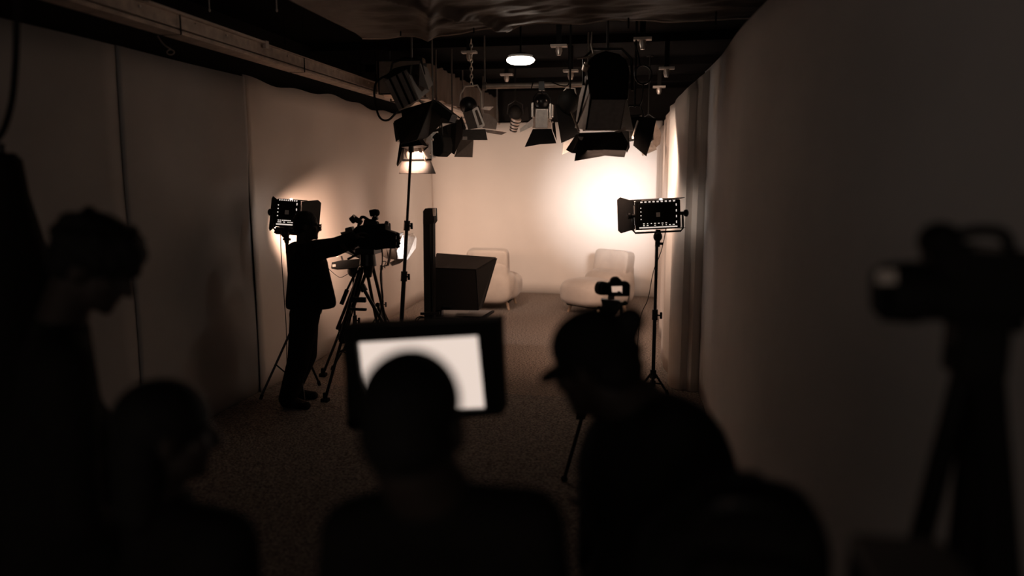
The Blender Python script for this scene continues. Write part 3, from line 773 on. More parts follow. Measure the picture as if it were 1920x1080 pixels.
# right panel
RY = 6.85
rc = at(1233, 402, RY)
rst = at(1233, 450, RY)
rf = Vector((rst.x - 0.005, RY, 0.008))
stand('light_stand', 'slim light stand in front of the pale right drape', rf, rst.z - 0.02, r=0.015, knobs=(at(1230, 590, RY).z / rst.z,), rots=(150, 265, 35), spread=0.17, leg_h=0.22)
led_panel('led panel with dots of leaked light on its back on the stand by the right drape', rc, 5.6, -0.6, -3, 0.40, 0.255, (4, 6, 40, None), (0.10, 0.08, 0.22, 0.1), 38, COOL, rst, spread=27)
b = MB(); b.tube([at(1249, 428, RY - 0.03), at(1240, 470, RY - 0.03), at(1225, 510, RY - 0.06), at(1215, 560, RY - 0.05), at(1200, 600, RY - 0.1), Vector((at(1196, 610, RY).x, RY - 0.15, 0.3)), Vector((at(1200, 610, RY).x, RY - 0.2, 0.012)), Vector((-0.3, RY - 0.3, 0.012))], 0.0035, n=6)
tag(b.build('power_cable', M['rubber']), 'thin cable hanging from the right led panel to the carpet', 'cable')
# left panel
LY = 6.35
lc = at(540, 400, LY)
lst = at(537, 442, LY)
lf = Vector((lst.x + 0.05, LY, 0.008))
stand('light_stand', 'light stand behind the standing operator close to the left backdrop', lf, lst.z - 0.02, r=0.017, knobs=(0.42,), rots=(215, 305, 80), spread=0.34, leg_h=0.62, top=lst - Vector((0, 0, 0.02)))
led_panel('led panel with one row of bright slots behind the operator', lc, 13, -15, 4, 0.21, 0.25, (16, 30, 60, 62), (0.13, 0.10, 0.08, 0.18), 46, WARM, lst, spread=60, dmats={3: 'dgrey'})
b = MB(); b.tube([at(526, 424, LY), at(527, 470, LY), at(533, 560, LY), at(537, 620, LY), at(538, 680, LY)], 0.004, n=6)
tag(b.build('power_cable', M['rubber']), 'thin cable hanging from the left led panel along its stand', 'cable')

# low lamps on stands behind the camera tripod
LY1 = 8.6
c = at(736, 468, LY1)
ft = Vector((at(716, 560, LY1).x, LY1, 0.008))
stand('light_stand', 'thin stand under the low lamp with the white door', ft, c.z - 0.2, r=0.014, knobs=(0.5,), rots=(70, 190, 310), spread=0.26, leg_h=0.4)
o = thing('studio_lamp', 'low lamp with one brightly lit white barn door left of the tall stand', 'studio lamp', (ft.x, LY1, c.z - 0.2), 'low studio lamps behind the broadcast camera')
b = WB(o); b.cone(at(724, 470, LY1 - 0.02), at(737, 467, LY1 + 0.02), 0.10, 0.135, n=20); b.cone(at(716, 471, LY1 - 0.04), at(725, 470, LY1 - 0.02), 0.06, 0.10, n=20); b.build('housing', M['dgrey'], o)
b = WB(o); b.cone(at(737, 467, LY1 + 0.02), at(740, 466.5, LY1 + 0.03), 0.14, n=22); b.build('front_ring', M['dgrey'], o)
b = WB(o); b.cone(at(739.5, 466.5, LY1 + 0.03), at(740.5, 466.4, LY1 + 0.033), 0.12, n=22); b.build('lens', M['led'], o)
plate(o, 'barn_door', 'white', [(741, 486, LY1 + 0.10), (756, 441, LY1 + 0.10), (775, 437, LY1 + 0.30), (781, 446, LY1 + 0.34), (780, 465, LY1 + 0.34), (764, 487, LY1 + 0.24)])
plate(o, 'barn_door', 'dgrey', [(730, 493, LY1), (744, 486, LY1 + 0.05), (762, 485, LY1 + 0.2), (750, 494, LY1 + 0.2), (735, 499, LY1 + 0.05)])
plate(o, 'barn_door', 'dgrey', [(741, 447, LY1 + 0.04), (749, 438, LY1 + 0.05), (757, 436, LY1 + 0.18), (754, 441, LY1 + 0.18)])
b = WB(o); b.tube([at(734, 452, LY1 - 0.1), at(730, 480, LY1 - 0.12), at(726, 497, LY1 - 0.08), at(716, 500, LY1), at(728, 497, LY1 + 0.12), at(733, 480, LY1 + 0.14)], 0.010, smooth=False); b.build('yoke', M['gloss'], o)
b = WB(o); b.cone(at(716, 501, LY1), Vector((ft.x, LY1, c.z - 0.25)), 0.018, n=10); b.build('spigot', M['gloss'], o)
b = WB(o); b.tube([at(717, 490, LY1 - 0.05), at(724, 491, LY1 - 0.08), at(721, 498, LY1 - 0.08), at(722, 503, LY1 - 0.08)], 0.006); b.build('hook', M['gloss'], o)
area('lamp_light', o, Matrix.Translation(at(742, 466, LY1 + 0.06) - Vector(o.location)) @ Matrix.Rotation(R(-62), 4, 'Z') @ Matrix.Rotation(R(4), 4, 'X'), 0.16, 0.16, 22, COOL, 150)
LY2 = 7.3
c = at(664, 470, LY2)
ft = Vector((at(664, 560, LY2).x, LY2, 0.008))
stand('light_stand', 'thin stand under the low lamp beside the operator', ft, c.z - 0.2, r=0.014, knobs=(0.5,), rots=(70, 190, 310), spread=0.26, leg_h=0.4)
o = thing('studio_lamp', 'low black lamp with drooping door between the operator and the camera tripod', 'studio lamp', (ft.x, LY2, c.z - 0.2), 'low studio lamps behind the broadcast camera')
b = WB(o); b.hexa([at(px, py, LY2) for px, py in ((638, 470), (650, 446), (688, 452), (684, 490))], [at(px, py, LY2 + 0.22) for px, py in ((644, 466), (656, 444), (690, 450), (688, 486))]); b.build('housing', M['gloss'], o, smooth=False, bev=0.012)
plate(o, 'barn_door', 'rubber', [(622, 492, LY2 - 0.1), (640, 488, LY2), (690, 484, LY2), (668, 502, LY2 - 0.12), (632, 504, LY2 - 0.14), (621, 502, LY2 - 0.12)], 0.012)
plate(o, 'barn_door', 'white', [(627, 481, LY2), (631, 470, LY2), (639, 468, LY2 + 0.06), (634, 482, LY2 + 0.02)])
plate(o, 'door_label', 'plate', [(623, 496, LY2 - 0.135), (629, 495.5, LY2 - 0.135), (629.5, 500, LY2 - 0.135), (623.5, 500.5, LY2 - 0.135)], 0.003)
b = WB(o); b.ell(at(657, 463, LY2 - 0.03), (0.03, 0.03, 0.03), nu=12, nv=8); b.ell(at(676, 470, LY2 - 0.03), (0.012, 0.02, 0.03), nu=12, nv=8); b.build('knob', M['silver'], o)
b = WB(o); b.ell(at(664, 508, LY2), (0.07, 0.07, 0.07)); b.cone(at(664, 508, LY2), Vector((ft.x, LY2, c.z - 0.25)), 0.02, n=10); b.build('swivel', M['gloss'], o)
b = WB(o); b.tube([at(640, 480, LY2 + 0.1), at(646, 500, LY2 + 0.1), at(664, 508, LY2 + 0.1), at(684, 500, LY2 + 0.1), at(690, 470, LY2 + 0.1)], 0.010, smooth=False); b.build('yoke', M['gloss'], o)
b = MB(); b.tube([at(612, 500, 7.35), at(630, 516, 7.3), at(640, 520, 7.3), at(655, 512, 7.3), at(664, 508, 7.26)], 0.003)
tag(b.build('thin_wire', M['rubber']), 'thin sagging wire between the operator and the low black lamp', 'wire')

# ------------------------------------------------------------------ broadcast camera on tripod
BY = 6.15
def PP(b, pts, y, d, x=0.0):
    return b.prism([at(px, py, y) for px, py in pts], (x, d, 0))
base = on(668, 745); base = Vector((at(684, 600, BY).x, BY, 0.0))
tri = thing('camera_tripod', 'heavy twin-tube tripod carrying the broadcast camera', 'tripod', base)
ap = at(690, 505, BY)
b = WB(tri); b.cone(at(690, 462, BY), at(690, 498, BY), 0.055, 0.075, n=18); b.cone(at(690, 498, BY), at(690, 520, BY), 0.05, 0.03, n=18); b.box(at(691, 470, BY), (0.17, 0.2, 0.05)); b.build('fluid_head', M['gloss'], tri, bev=0.006)
b = WB(tri); b.cone(at(684, 470, BY), at(652, 486, BY - 0.12), 0.010, n=8); b.cone(at(668, 478, BY - 0.06), at(638, 458, BY - 0.25), 0.011, n=8); b.cone(at(650, 466, BY - 0.18), at(638, 458, BY - 0.25), 0.017, n=8); b.build('pan_handle', M['gloss'], tri)
feet = [on(610, 754), on(736, 700), on(606, 706)]
for i, ft in enumerate(feet):
    d = (ft - Vector((ap.x, ap.y, 0))); d.z = 0; d.normalize()
    sd = Vector((-d.y, d.x, 0))
    top = ap + d * 0.06 + Vector((0, 0, 0.02))
    mid = top.lerp(ft, 0.52)
    b = WB(tri)
    for s in (-1, 1):
        b.cone(top + sd * s * 0.03, mid + sd * s * 0.045, 0.015, n=10)
    b.box(mid, (0.05, 0.05, 0.05))
    b.box(top.lerp(mid, 0.62), (0.035, 0.035, 0.03))
    lg = b.build('leg', M['gloss'], tri)
    b = WB(tri); b.cone(top.lerp(mid, 0.6), ft + Vector((0, 0, 0.03)), 0.014, n=10); b.cone(mid - Vector((0, 0, 0.04)), mid + Vector((0, 0, 0.05)), 0.026, n=10); b.build('lower_tube', M['gloss'], lg)
    b = WB(tri); b.box(ft + Vector((0, 0, 0.02)), (0.07, 0.07, 0.036)); b.cone(ft + Vector((0, 0, 0.03)), ft + Vector((0, 0, 0.09)), 0.022, n=8); b.build('foot', M['rubber'], lg, bev=0.01)
    b = WB(tri); c0 = Vector((ap.x, ap.y, 0.62)); b.cone(c0, top.lerp(ft, 0.62), 0.010, n=8); b.build('spreader_arm', M['gloss'], lg)
b = WB(tri); b.cone(Vector((ap.x, ap.y, 0.58)), Vector((ap.x, ap.y, 0.66)), 0.035, n=12); b.build('spreader_hub', M['gloss'], tri)
b = WB(tri); b.cone(at(666, 512, BY - 0.1), at(650, 545, BY - 0.16), 0.010, n=8); b.cone(at(651, 543, BY - 0.16), at(640, 571, BY - 0.2), 0.018, n=10); b.cone(at(666, 512, BY - 0.1), at(684, 500, BY), 0.010, n=8); b.build('pan_handle', M['rubber'], tri)
b = WB(tri); b.box(at(672, 562, BY - 0.02), (0.14, 0.03, 0.045)); b.box(at(672, 580, BY - 0.03), (0.15, 0.03, 0.022)); b.build('leg_clamp', M['gloss'], tri, bev=0.004)
b = WB(tri); b.cone(at(678, 534, BY + 0.1), at(684, 546, BY + 0.1), 0.030, n=10); b.cone(at(682, 542, BY + 0.1), at(722, 612, BY + 0.12), 0.016, n=10); b.build('bracing_tube', M['gloss'], tri)

cm = thing('broadcast_camera', 'black shoulder broadcast camera with long boxy lens on the heavy tripod', 'camera', at(691, 466, BY))
b = WB(cm); PP(b, [(663, 430), (668, 424), (690, 422), (722, 420), (724, 466), (700, 470), (672, 462), (660, 445)], BY - 0.07, 0.15); b.build('body', M['black'], cm, smooth=False, bev=0.008)
b = WB(cm); b.hexa([at(703, 424, BY - 0.08), at(703, 466, BY - 0.08), at(706, 462, BY + 0.14), at(706, 423, BY + 0.14)], [at(742, 437, BY - 0.13), at(742, 466, BY - 0.13), at(748, 462, BY + 0.22), at(748, 436, BY + 0.22)]); b.build('matte_box', M['black'], cm, smooth=False, bev=0.006)
b = WB(cm)
for k in range(5):
    b.ell(at(746 + (k % 2) * 1.5, 440 + k * 5.5, BY - 0.10), (0.02, 0.02, 0.018), nu=8, nv=6)
b.build('hood_clip', M['gloss'], cm)
b = WB(cm); PP(b, [(721, 418), (723, 414), (728, 416), (727, 428), (721, 426)], BY, 0.02); b.build('top_flag', M['dgrey'], cm, smooth=False)
b = WB(cm); b.cone(at(659, 414, BY), at(667, 408, BY), 0.030, 0.034, n=14); b.cone(at(665, 410, BY), at(678, 418, BY), 0.026, 0.022, n=14); b.build('viewfinder', M['gloss'], cm)
b = WB(cm); b.tube([at(672, 424, BY + 0.03), at(676, 410, BY + 0.03), at(682, 407, BY + 0.03), at(692, 413, BY + 0.03), at(702, 414, BY + 0.03), at(708, 422, BY + 0.03)], 0.013, n=10); PP(b, [(683, 412), (703, 411), (706, 424), (680, 424)], BY + 0.02, 0.03); b.build('top_handle', M['gloss'], cm)
b = WB(cm); b.box(at(700, 399, BY), (0.055, 0.06, 0.058), Matrix.Rotation(R(-12), 4, 'Y')); b.ell(at(707, 399, BY), (0.022, 0.035, 0.03)); b.build('microphone', M['rubber'], cm, bev=0.01)
b = WB(cm); b.cone(at(699, 411, BY), at(708, 408, BY), 0.018, n=10); b.cone(at(702, 410, BY), at(700, 402, BY), 0.010, n=8); b.build('mic_holder', M['gloss'], cm)
b = WB(cm); b.tube([at(704, 417, BY - 0.02), at(709, 416, BY - 0.04), at(711, 423, BY - 0.05)], 0.004); b.build('mic_cable', M['rubber'], cm)
b = WB(cm); PP(b, [(647, 428), (658, 425), (661, 433), (664, 428), (668, 436), (660, 444), (652, 440), (640, 441), (638, 436), (647, 434)], BY - 0.03, 0.06); b.build('rear_monitor', M['dgrey'], cm, smooth=False)
b = WB(cm); PP(b, [(672, 460), (706, 460), (704, 470), (678, 472)], BY - 0.05, 0.1); b.build('quick_plate', M['gloss'], cm, smooth=False)
b = MB(); b.tube([at(716, 466, BY - 0.03), at(717, 490, BY - 0.06), at(713, 520, BY - 0.08), at(718, 560, BY - 0.1), at(710, 600, BY - 0.1), at(700, 660, BY - 0.1), Vector((at(690, 700, 6.1).x, 6.1, 0.02))], 0.006)
tag(b.build('camera_cable', M['rubber']), 'black cable hanging from the broadcast camera down its tripod', 'cable')

# ------------------------------------------------------------------ teleprompter and column
pc = at(815, 600, 8.2)
tpz = thing('teleprompter', 'black hooded teleprompter on a pedestal in front of the left chair', 'teleprompter', (at(862, 600, 8.4).x, 8.4, 0.0))
b = WB(tpz)
nf = [at(814, 503, 8.1), at(892, 506, 8.1), at(897, 581, 8.1), at(812, 580, 8.1)]
ff = [at(819, 476, 8.55), at(930, 484, 8.55), at(903, 576, 8.45), at(815, 576, 8.45)]
def shell(b, n4, f4, t):
    for i in range(4):
        j = (i + 1) % 4
        a = [n4[i], n4[j], f4[j], f4[i]]
        nr = (a[1] - a[0]).cross(a[3] - a[0]).normalized() * t
        b.hexa(a, [p + nr for p in a])
shell(b, nf, ff, 0.006)
b.build('hood', M['hood'], tpz, smooth=False)
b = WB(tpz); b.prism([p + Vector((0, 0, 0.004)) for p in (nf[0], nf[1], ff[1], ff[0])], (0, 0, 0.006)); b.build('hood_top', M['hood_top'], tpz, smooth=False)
b = WB(tpz); b.prism([p + Vector((0, 0.006, 0)) for p in nf], (0, 0.01, 0)); b.build('hood_back', M['hood'], tpz, smooth=False)
b = WB(tpz); b.prism([p + Vector((0.004, -0.004, 0)) for p in (ff[1], ff[2])] + [ff[2] + Vector((-0.01, -0.02, 0)), ff[1] + Vector((-0.01, -0.02, 0))], (0.012, 0, 0)); b.build('hood_rim', M['gloss'], tpz, smooth=False)
b = WB(tpz); b.prism([ff[0] + Vector((0, -.01, -.02)), ff[1] + Vector((-.02, -.01, -.02)), at(899, 574, 8.2), at(818, 574, 8.2)], (0, 0.004, 0.004)); b.build('mirror_glass', M['glass'], tpz, smooth=False)
b = WB(tpz); b.prism([at(850, 597, 8.05), at(904, 599, 8.05), at(927, 582, 8.75), at(864, 580, 8.75)], (0, 0, -0.025)); b.build('prompter_screen', M['black'], tpz, smooth=False, bev=0.004)
b = WB(tpz); b.prism([at(853, 594, 8.1) + Vector((0, 0, .012)), at(903, 596, 8.1) + Vector((0, 0, .012)), at(922, 583, 8.7) + Vector((0, 0, .004)), at(864, 581, 8.7) + Vector((0, 0, .004))], (0, 0, 0.003)); b.build('screen_face', M['dgrey'], tpz, smooth=False)
b = WB(tpz); b.box(at(848, 592, 8.3), (0.34, 0.5, 0.05)); b.box(at(822, 588, 8.2), (0.10, 0.1, 0.09)); b.box(at(838, 575, 8.1), (0.10, 0.03, 0.025)); b.box(at(878, 604, 8.3), (0.22, 0.05, 0.03)); b.build('mounting_rail', M['gloss'], tpz, smooth=False, bev=0.005)
b = WB(tpz); cx = at(850, 600, 8.4); b.cone((cx.x, 8.4, 0.05), (cx.x, 8.4, cx.z), 0.06, 0.05, n=18); b.build('pedestal', M['gloss'], tpz)
for a in (30, 150, 270):
    d = Vector((math.cos(R(a)), math.sin(R(a)), 0)) * 0.34
    b = WB(tpz); b.cone((cx.x, 8.4, 0.16), (cx.x + d.x, 8.4 + d.y, 0.075), 0.025, n=10); lg = b.build('leg', M['gloss'], tpz)
    b = WB(tpz); b.lathe([(0.036, -0.018), (0.04, 0), (0.036, 0.018)], Matrix.Translation((cx.x + d.x, 8.4 + d.y, 0.04)) @ Matrix.Rotation(PI / 2, 4, 'X'), n=14); b.cone((cx.x + d.x, 8.4 + d.y, 0.04), (cx.x + d.x, 8.4 + d.y, 0.085), 0.012, n=8); b.build('caster', M['rubber'], lg)
b = MB()
for k, (x0, x1) in enumerate(((778, 806), (783, 826), (868, 886))):
    b.tube([at(x0, 610, 8.05), at(x0 + 3, 597, 8.0), at((x0 + x1) / 2, 594 + k * 3, 8.0), at(x1 - 2, 602, 8.05), at(x1, 615, 8.1)], 0.007)
b.v = [p - Vector(tpz.location) for p in b.v]
b.build('cable_loop', M['rubber'], tpz)

CY = 8.0
cb = at(806, 606, CY)
co = thing('equipment_column', 'narrow black equipment column standing left of the teleprompter hood', 'column', (cb.x, CY, 0.0))
pxm = (at(807, 500, CY) - at(806, 500, CY)).length
b = WB(co); t0 = at(804, 418, CY); b.hexa([(cb.x - 0.052, CY - 0.06, 0.04), (cb.x + 0.025, CY - 0.06, 0.04), (cb.x + 0.025, CY + 0.06, 0.04), (cb.x - 0.052, CY + 0.06, 0.04)], [(t0.x - 0.048, CY - 0.06, t0.z), (t0.x + 0.024, CY - 0.06, t0.z), (t0.x + 0.024, CY + 0.06, t0.z), (t0.x - 0.048, CY + 0.06, t0.z)]); b.build('upright', M['black'], co, smooth=False, bev=0.004)
b = WB(co); t1 = at(812, 418, CY); b.hexa([(cb.x + 0.034, CY - 0.05, 0.04), (cb.x + 0.055, CY - 0.05, 0.04), (cb.x + 0.055, CY + 0.05, 0.04), (cb.x + 0.034, CY + 0.05, 0.04)], [(t1.x - 0.006, CY - 0.05, t1.z), (t1.x + 0.012, CY - 0.05, t1.z), (t1.x + 0.012, CY + 0.05, t1.z), (t1.x - 0.006, CY + 0.05, t1.z)]); b.build('side_rail', M['black'], co, smooth=False)
b = WB(co); PP(b, [(793, 415), (793, 396), (797, 391), (813, 391), (814, 415), (811, 420), (793, 420)], CY - 0.07, 0.14); b.build('cap', M['black'], co, smooth=False, bev=0.004)
b = WB(co); PP(b, [(811, 391), (815, 391), (815, 405), (812, 405)], CY - 0.073, 0.05); b.build('sticker', M['plate'], co, smooth=False)
b = WB(co); PP(b, [(788, 586), (824, 585), (824, 590), (788, 591)], CY - 0.1, 0.03); b.build('cross_bar', M['gloss'], co, smooth=False)
b = WB(co); b.box((cb.x, CY, 0.025), (0.42, 0.42, 0.04)); b.build('base_plate', M['black'], co, smooth=False, bev=0.008)

# ------------------------------------------------------------------ lounge chairs
def chair(label, loc, rz, m, seat_r, back_w, back_h):
    o = thing('lounge_chair', label, 'chair', loc, 'lounge chairs on the set', rz)
    b = MB()
    # seat: a fat cushion that bulges at the front (front = -Y local)
    b.ell((0, -0.06, 0.315), (seat_r[0], seat_r[1], 0.195), e=0.55, nu=32, nv=18)
    b.ell((0, -0.22, 0.33), (seat_r[0] * 1.0, 0.30, 0.205), e=0.62, nu=32, nv=18)
    b.ell((0, 0.22, 0.40), (seat_r[0] * 0.93, 0.22, 0.22), e=0.6, nu=32, nv=18)
    b.ell((0, 0.31, 0.38), (back_w / 2 * 1.14, 0.17, 0.27), e=0.5, nu=32, nv=18)
    b.ell((0, 0.37, 0.52), (back_w / 2 * 1.02, 0.10, 0.26), e=0.4, nu=32, nv=18)
    s = b.build('seat', m, o, remesh=0.02, sm_iter=6)
    b = MB()
    T = Matrix.Rotation(R(-9), 4, 'X')
    b.ell((0, 0.33, 0.40 + back_h / 2), (back_w / 2, 0.11, back_h / 2 + 0.08), T=T, e=0.24, nu=36, nv=22)
    b.build('backrest', m, o, sub=1)
    b = MB(); b.tube([(-back_w / 2 * 0.97, 0.27, 0.5), (-back_w / 2 * 0.97, 0.30, 0.38 + back_h), (-back_w / 2 * 0.85, 0.305, 0.43 + back_h), (back_w / 2 * 0.85, 0.305, 0.43 + back_h), (back_w / 2 * 0.97, 0.30, 0.38 + back_h), (back_w / 2 * 0.97, 0.27, 0.5)], 0.007, smooth=False)
    b.build('piping', m, o)
    for sx in (-1, 1):
        for sy in (-0.30, 0.26):
            b = MB(); b.cone((sx * seat_r[0] * 0.62, sy, 0.15), (sx * seat_r[0] * 0.72, sy * 1.12, 0.0), 0.030, 0.016, n=12); b.build('leg', M['wood'], o)
    b = MB(); b.box((0, -0.02, 0.128), (seat_r[0] * 1.45, seat_r[1] * 1.4, 0.03)); b.build('base_board', M['black'], o, smooth=False)
    return o
cl = on(925, 580); cr = on(1112, 582)
chair('cream lounge chair turned away, partly behind the teleprompter hood', (cl.x - 0.06, cl.y + 0.26, 0), R(180), M['chair2'], (0.43, 0.44), 0.64, 0.47)
chair('cream lounge chair facing left with the small camera in front of it', (cr.x + 0.08, cr.y - 0.1, 0), R(-38), M['chair'], (0.42, 0.50), 0.66, 0.44)

# ------------------------------------------------------------------ small stills camera on tripod
DY = 4.8
dt = thing('camera_tripod', 'slim tripod carrying the small stills camera by the capped person', 'tripod', (at(1147, 600, DY).x, DY, 0.0))
ap = at(1145, 612, DY)
b = WB(dt); PP(b, [(1126, 561), (1140, 563), (1160, 564), (1168, 572), (1158, 584), (1146, 602), (1136, 600), (1124, 578), (1129, 572)], DY - 0.03, 0.06); b.build('fluid_head', M['gloss'], dt, smooth=False, bev=0.006)
b = WB(dt); b.cone(at(1160, 570, DY), at(1172, 569, DY), 0.010, n=8); b.ell(at(1172, 568, DY), (0.014, 0.014, 0.014), nu=10, nv=8); b.build('knob', M['gloss'], dt)
b = WB(dt); b.cone(at(1121, 576, DY), at(1131, 576, DY), 0.008, n=8); b.build('knob', M['gloss'], dt)
b = WB(dt); b.cone(at(1164, 572, DY - 0.02), at(1165, 622, DY - 0.16), 0.009, n=8); b.cone(at(1164.5, 596, DY - 0.08), at(1165, 622, DY - 0.16), 0.013, n=8); b.build('pan_handle', M['rubber'], dt)
b = WB(dt); b.cone(at(1142, 598, DY), Vector((ap.x, DY, 0.62)), 0.020, n=12); b.build('centre_column', M['gloss'], dt)
f1 = on(1058, 903)
for i, ft in enumerate((f1, Vector((ap.x + 0.36, 4.62, 0)), Vector((ap.x - 0.02, 5.25, 0)))):
    top = Vector((ap.x, DY, ap.z - 0.03)); d = (ft - Vector((ap.x, DY, 0))).normalized()
    top += d * 0.03
    b = WB(dt); b.cone(top, top.lerp(ft, 0.55), 0.018, n=10); lg = b.build('leg', M['gloss'], dt)
    b = WB(dt); b.cone(top.lerp(ft, 0.5), ft + Vector((0, 0, 0.02)), 0.013, n=10); b.cone(top.lerp(ft, 0.52), top.lerp(ft, 0.57), 0.024, n=10); b.box(top.lerp(ft, 0.55) + Vector((-0.025, -0.01, 0)), (0.03, 0.03, 0.05)); b.build('lower_tube', M['gloss'], lg)
    b = WB(dt); b.ell(ft + Vector((0, 0, 0.022)), (0.024, 0.024, 0.022), nu=10, nv=8); b.build('foot', M['rubber'], lg)
dc = thing('stills_camera', 'small black stills camera with lit rear screen on the slim tripod', 'camera', at(1152, 560, DY))
b = WB(dc); PP(b, [(1141, 531), (1148, 529), (1174, 529), (1180, 531), (1182, 536), (1181, 555), (1177, 556), (1142, 556), (1138, 552)], DY - 0.03, 0.065, -0.01); b.build('body', M['black'], dc, smooth=False, bev=0.006)
b = WB(dc); PP(b, [(1144, 530), (1147, 523), (1153, 520.5), (1160, 520.5), (1165, 525), (1168, 530)], DY - 0.03, 0.06, -0.01); b.build('prism_housing', M['black'], dc, smooth=False, bev=0.006)
b = WB(dc)
ld = Vector((-0.62, 0.78, 0)).normalized(); l0 = at(1146, 541, DY + 0.03)
l0 = at(1142, 542, DY); l1 = at(1122, 539.5, DY + 0.05)
b.cone(l0, l0.lerp(l1, 0.35), 0.040, 0.042, n=22); b.cone(l0.lerp(l1, 0.42), l1, 0.044, 0.042, n=22)
b.build('lens_barrel', M['rubber'], dc)
b = WB(dc); b.cone(l0.lerp(l1, 0.33), l0.lerp(l1, 0.44), 0.041, n=22); b.cone(l0.lerp(l1, 0.6), l0.lerp(l1, 0.85), 0.0455, n=22); b.build('focus_ring', M['dgrey'], dc)
b = WB(dc); PP(b, [(1146.5, 537), (1166.5, 536.5), (1166.5, 550), (1148, 550)], DY - 0.034, 0.003); b.build('rear_screen', M['lcd'], dc, smooth=False)
b = WB(dc); PP(b, [(1147.5, 548), (1166, 547.5), (1166, 550), (1148, 550)], DY - 0.0355, 0.001); PP(b, [(1158, 546), (1163, 546), (1163, 549), (1158, 549)], DY - 0.0355, 0.001); b.build('screen_bar', M['black'], dc, smooth=False)
b = WB(dc); PP(b, [(1140, 555), (1152, 555), (1152, 562), (1139, 562)], DY - 0.03, 0.06); b.build('quick_plate', M['dgrey'], dc, smooth=False)
b = WB(dc); b.tube([at(1180, 552, DY), at(1179, 560, DY - 0.01), at(1177, 568, DY - 0.01)], 0.004); b.build('strap', M['plate'], dc)

# ------------------------------------------------------------------ foreground monitor
MY = 2.25
mo = thing('field_monitor', 'thick framed glowing monitor in front of the middle person', 'monitor', (at(790, 800, MY).x, MY, 0.006))
o4 = [at(641, 612, MY), at(934, 600, MY), at(941, 778, MY), at(652, 803, MY)]
i4 = [at(668, 643, MY), at(895, 630, MY), at(909, 768, MY), at(684, 778, MY)]
b = WB(mo)
for k in range(4):
    j = (k + 1) % 4
    b.hexa([o4[k], o4[j], i4[j], i4[k]], [p + Vector((0, 0.09, 0)) for p in (o4[k], o4[j], i4[j], i4[k])])
b.build('frame', M['black'], mo, smooth=False)
b = WB(mo); b.prism([p + Vector((0, 0.05, 0)) for p in o4], (0, 0.045, 0)); b.build('rear_shell', M['black'], mo, smooth=False)
b = WB(mo); b.prism([p + Vector((0, 0.022, 0)) for p in i4], (0, 0.01, 0)); b.build('screen', M['screen'], mo, smooth=False)
b = WB(mo); b.prism([at(646, 790, MY), at(690, 786, MY), at(684, 806, MY), at(660, 808, MY)], (0, 0.07, 0)); b.build('corner_grip', M['rubber'], mo, smooth=False)
mx = at(795, 790, MY)
b = WB(mo); b.box((mx.x, MY + 0.06, mx.z), (0.12, 0.06, 0.06)); b.cone((mx.x, MY + 0.06, mx.z), (mx.x, MY + 0.06, 0.25), 0.018, n=12); b.build('pole', M['gloss'], mo)
for a in (90, 215, 325):
    d = Vector((math.cos(R(a)), math.sin(R(a)), 0))
    b = WB(mo); b.cone((mx.x, MY + 0.06, 0.62), Vector((mx.x, MY + 0.06, 0.012)) + d * 0.34, 0.012, n=8); b.build('leg', M['gloss'], mo)

# ------------------------------------------------------------------ people
def head_T(c, fwd, up=(0, 0, 1)):
    f = Vector(fwd).normalized()
    u = Vector(up)
    r = f.cross(u).normalized()
    u = r.cross(f)
    return Matrix.Translation(c) @ Matrix(((r.x, f.x, u.x, 0), (r.y, f.y, u.y, 0), (r.z, f.z, u.z, 0), (0, 0, 0, 1)))

def add_head(b, H, neck, s=1.0, nw=1.0):
    base = b.T
    b.T = base @ H @ Matrix.Scale(s, 4)
    b.ell((0, -0.012, 0.030), (0.076, 0.097, 0.088))
    b.ell((0, 0.030, -0.040), (0.060, 0.064, 0.080))
    b.ell((0, 0.045, -0.075), (0.046, 0.046, 0.036))
    b.ell((0, 0.074, -0.095), (0.022, 0.018, 0.018))
    b.cap((0, 0.088, 0.012), 0.009, (0, 0.108, -0.026), 0.014)
    b.ell((0.014, 0.092, -0.030), (0.010, 0.011, 0.009)); b.ell((-0.014, 0.092, -0.030), (0.010, 0.011, 0.009))
    b.cap((-0.035, 0.072, 0.026), 0.014, (0.035, 0.072, 0.026), 0.014)
    b.cap((-0.018, 0.082, -0.055), 0.010, (0.018, 0.082, -0.055), 0.010)
    b.cap((-0.016, 0.080, -0.067), 0.010, (0.016, 0.080, -0.067), 0.010)
    for sx in (-1, 1):
        b.ell((sx * 0.045, 0.060, -0.020), (0.024, 0.024, 0.022))
        b.ell((sx * 0.078, -0.008, -0.012), (0.011, 0.024, 0.034), T=Matrix.Rotation(sx * 0.35, 4, 'Z'))
    b.T = base
    nk = H @ Vector((0, -0.03, -0.06)) if s == 1 else H @ Vector((0, -0.03 * s, -0.06 * s))
    b.cap(nk, 0.056 * s * nw, neck, 0.064 * s * nw)

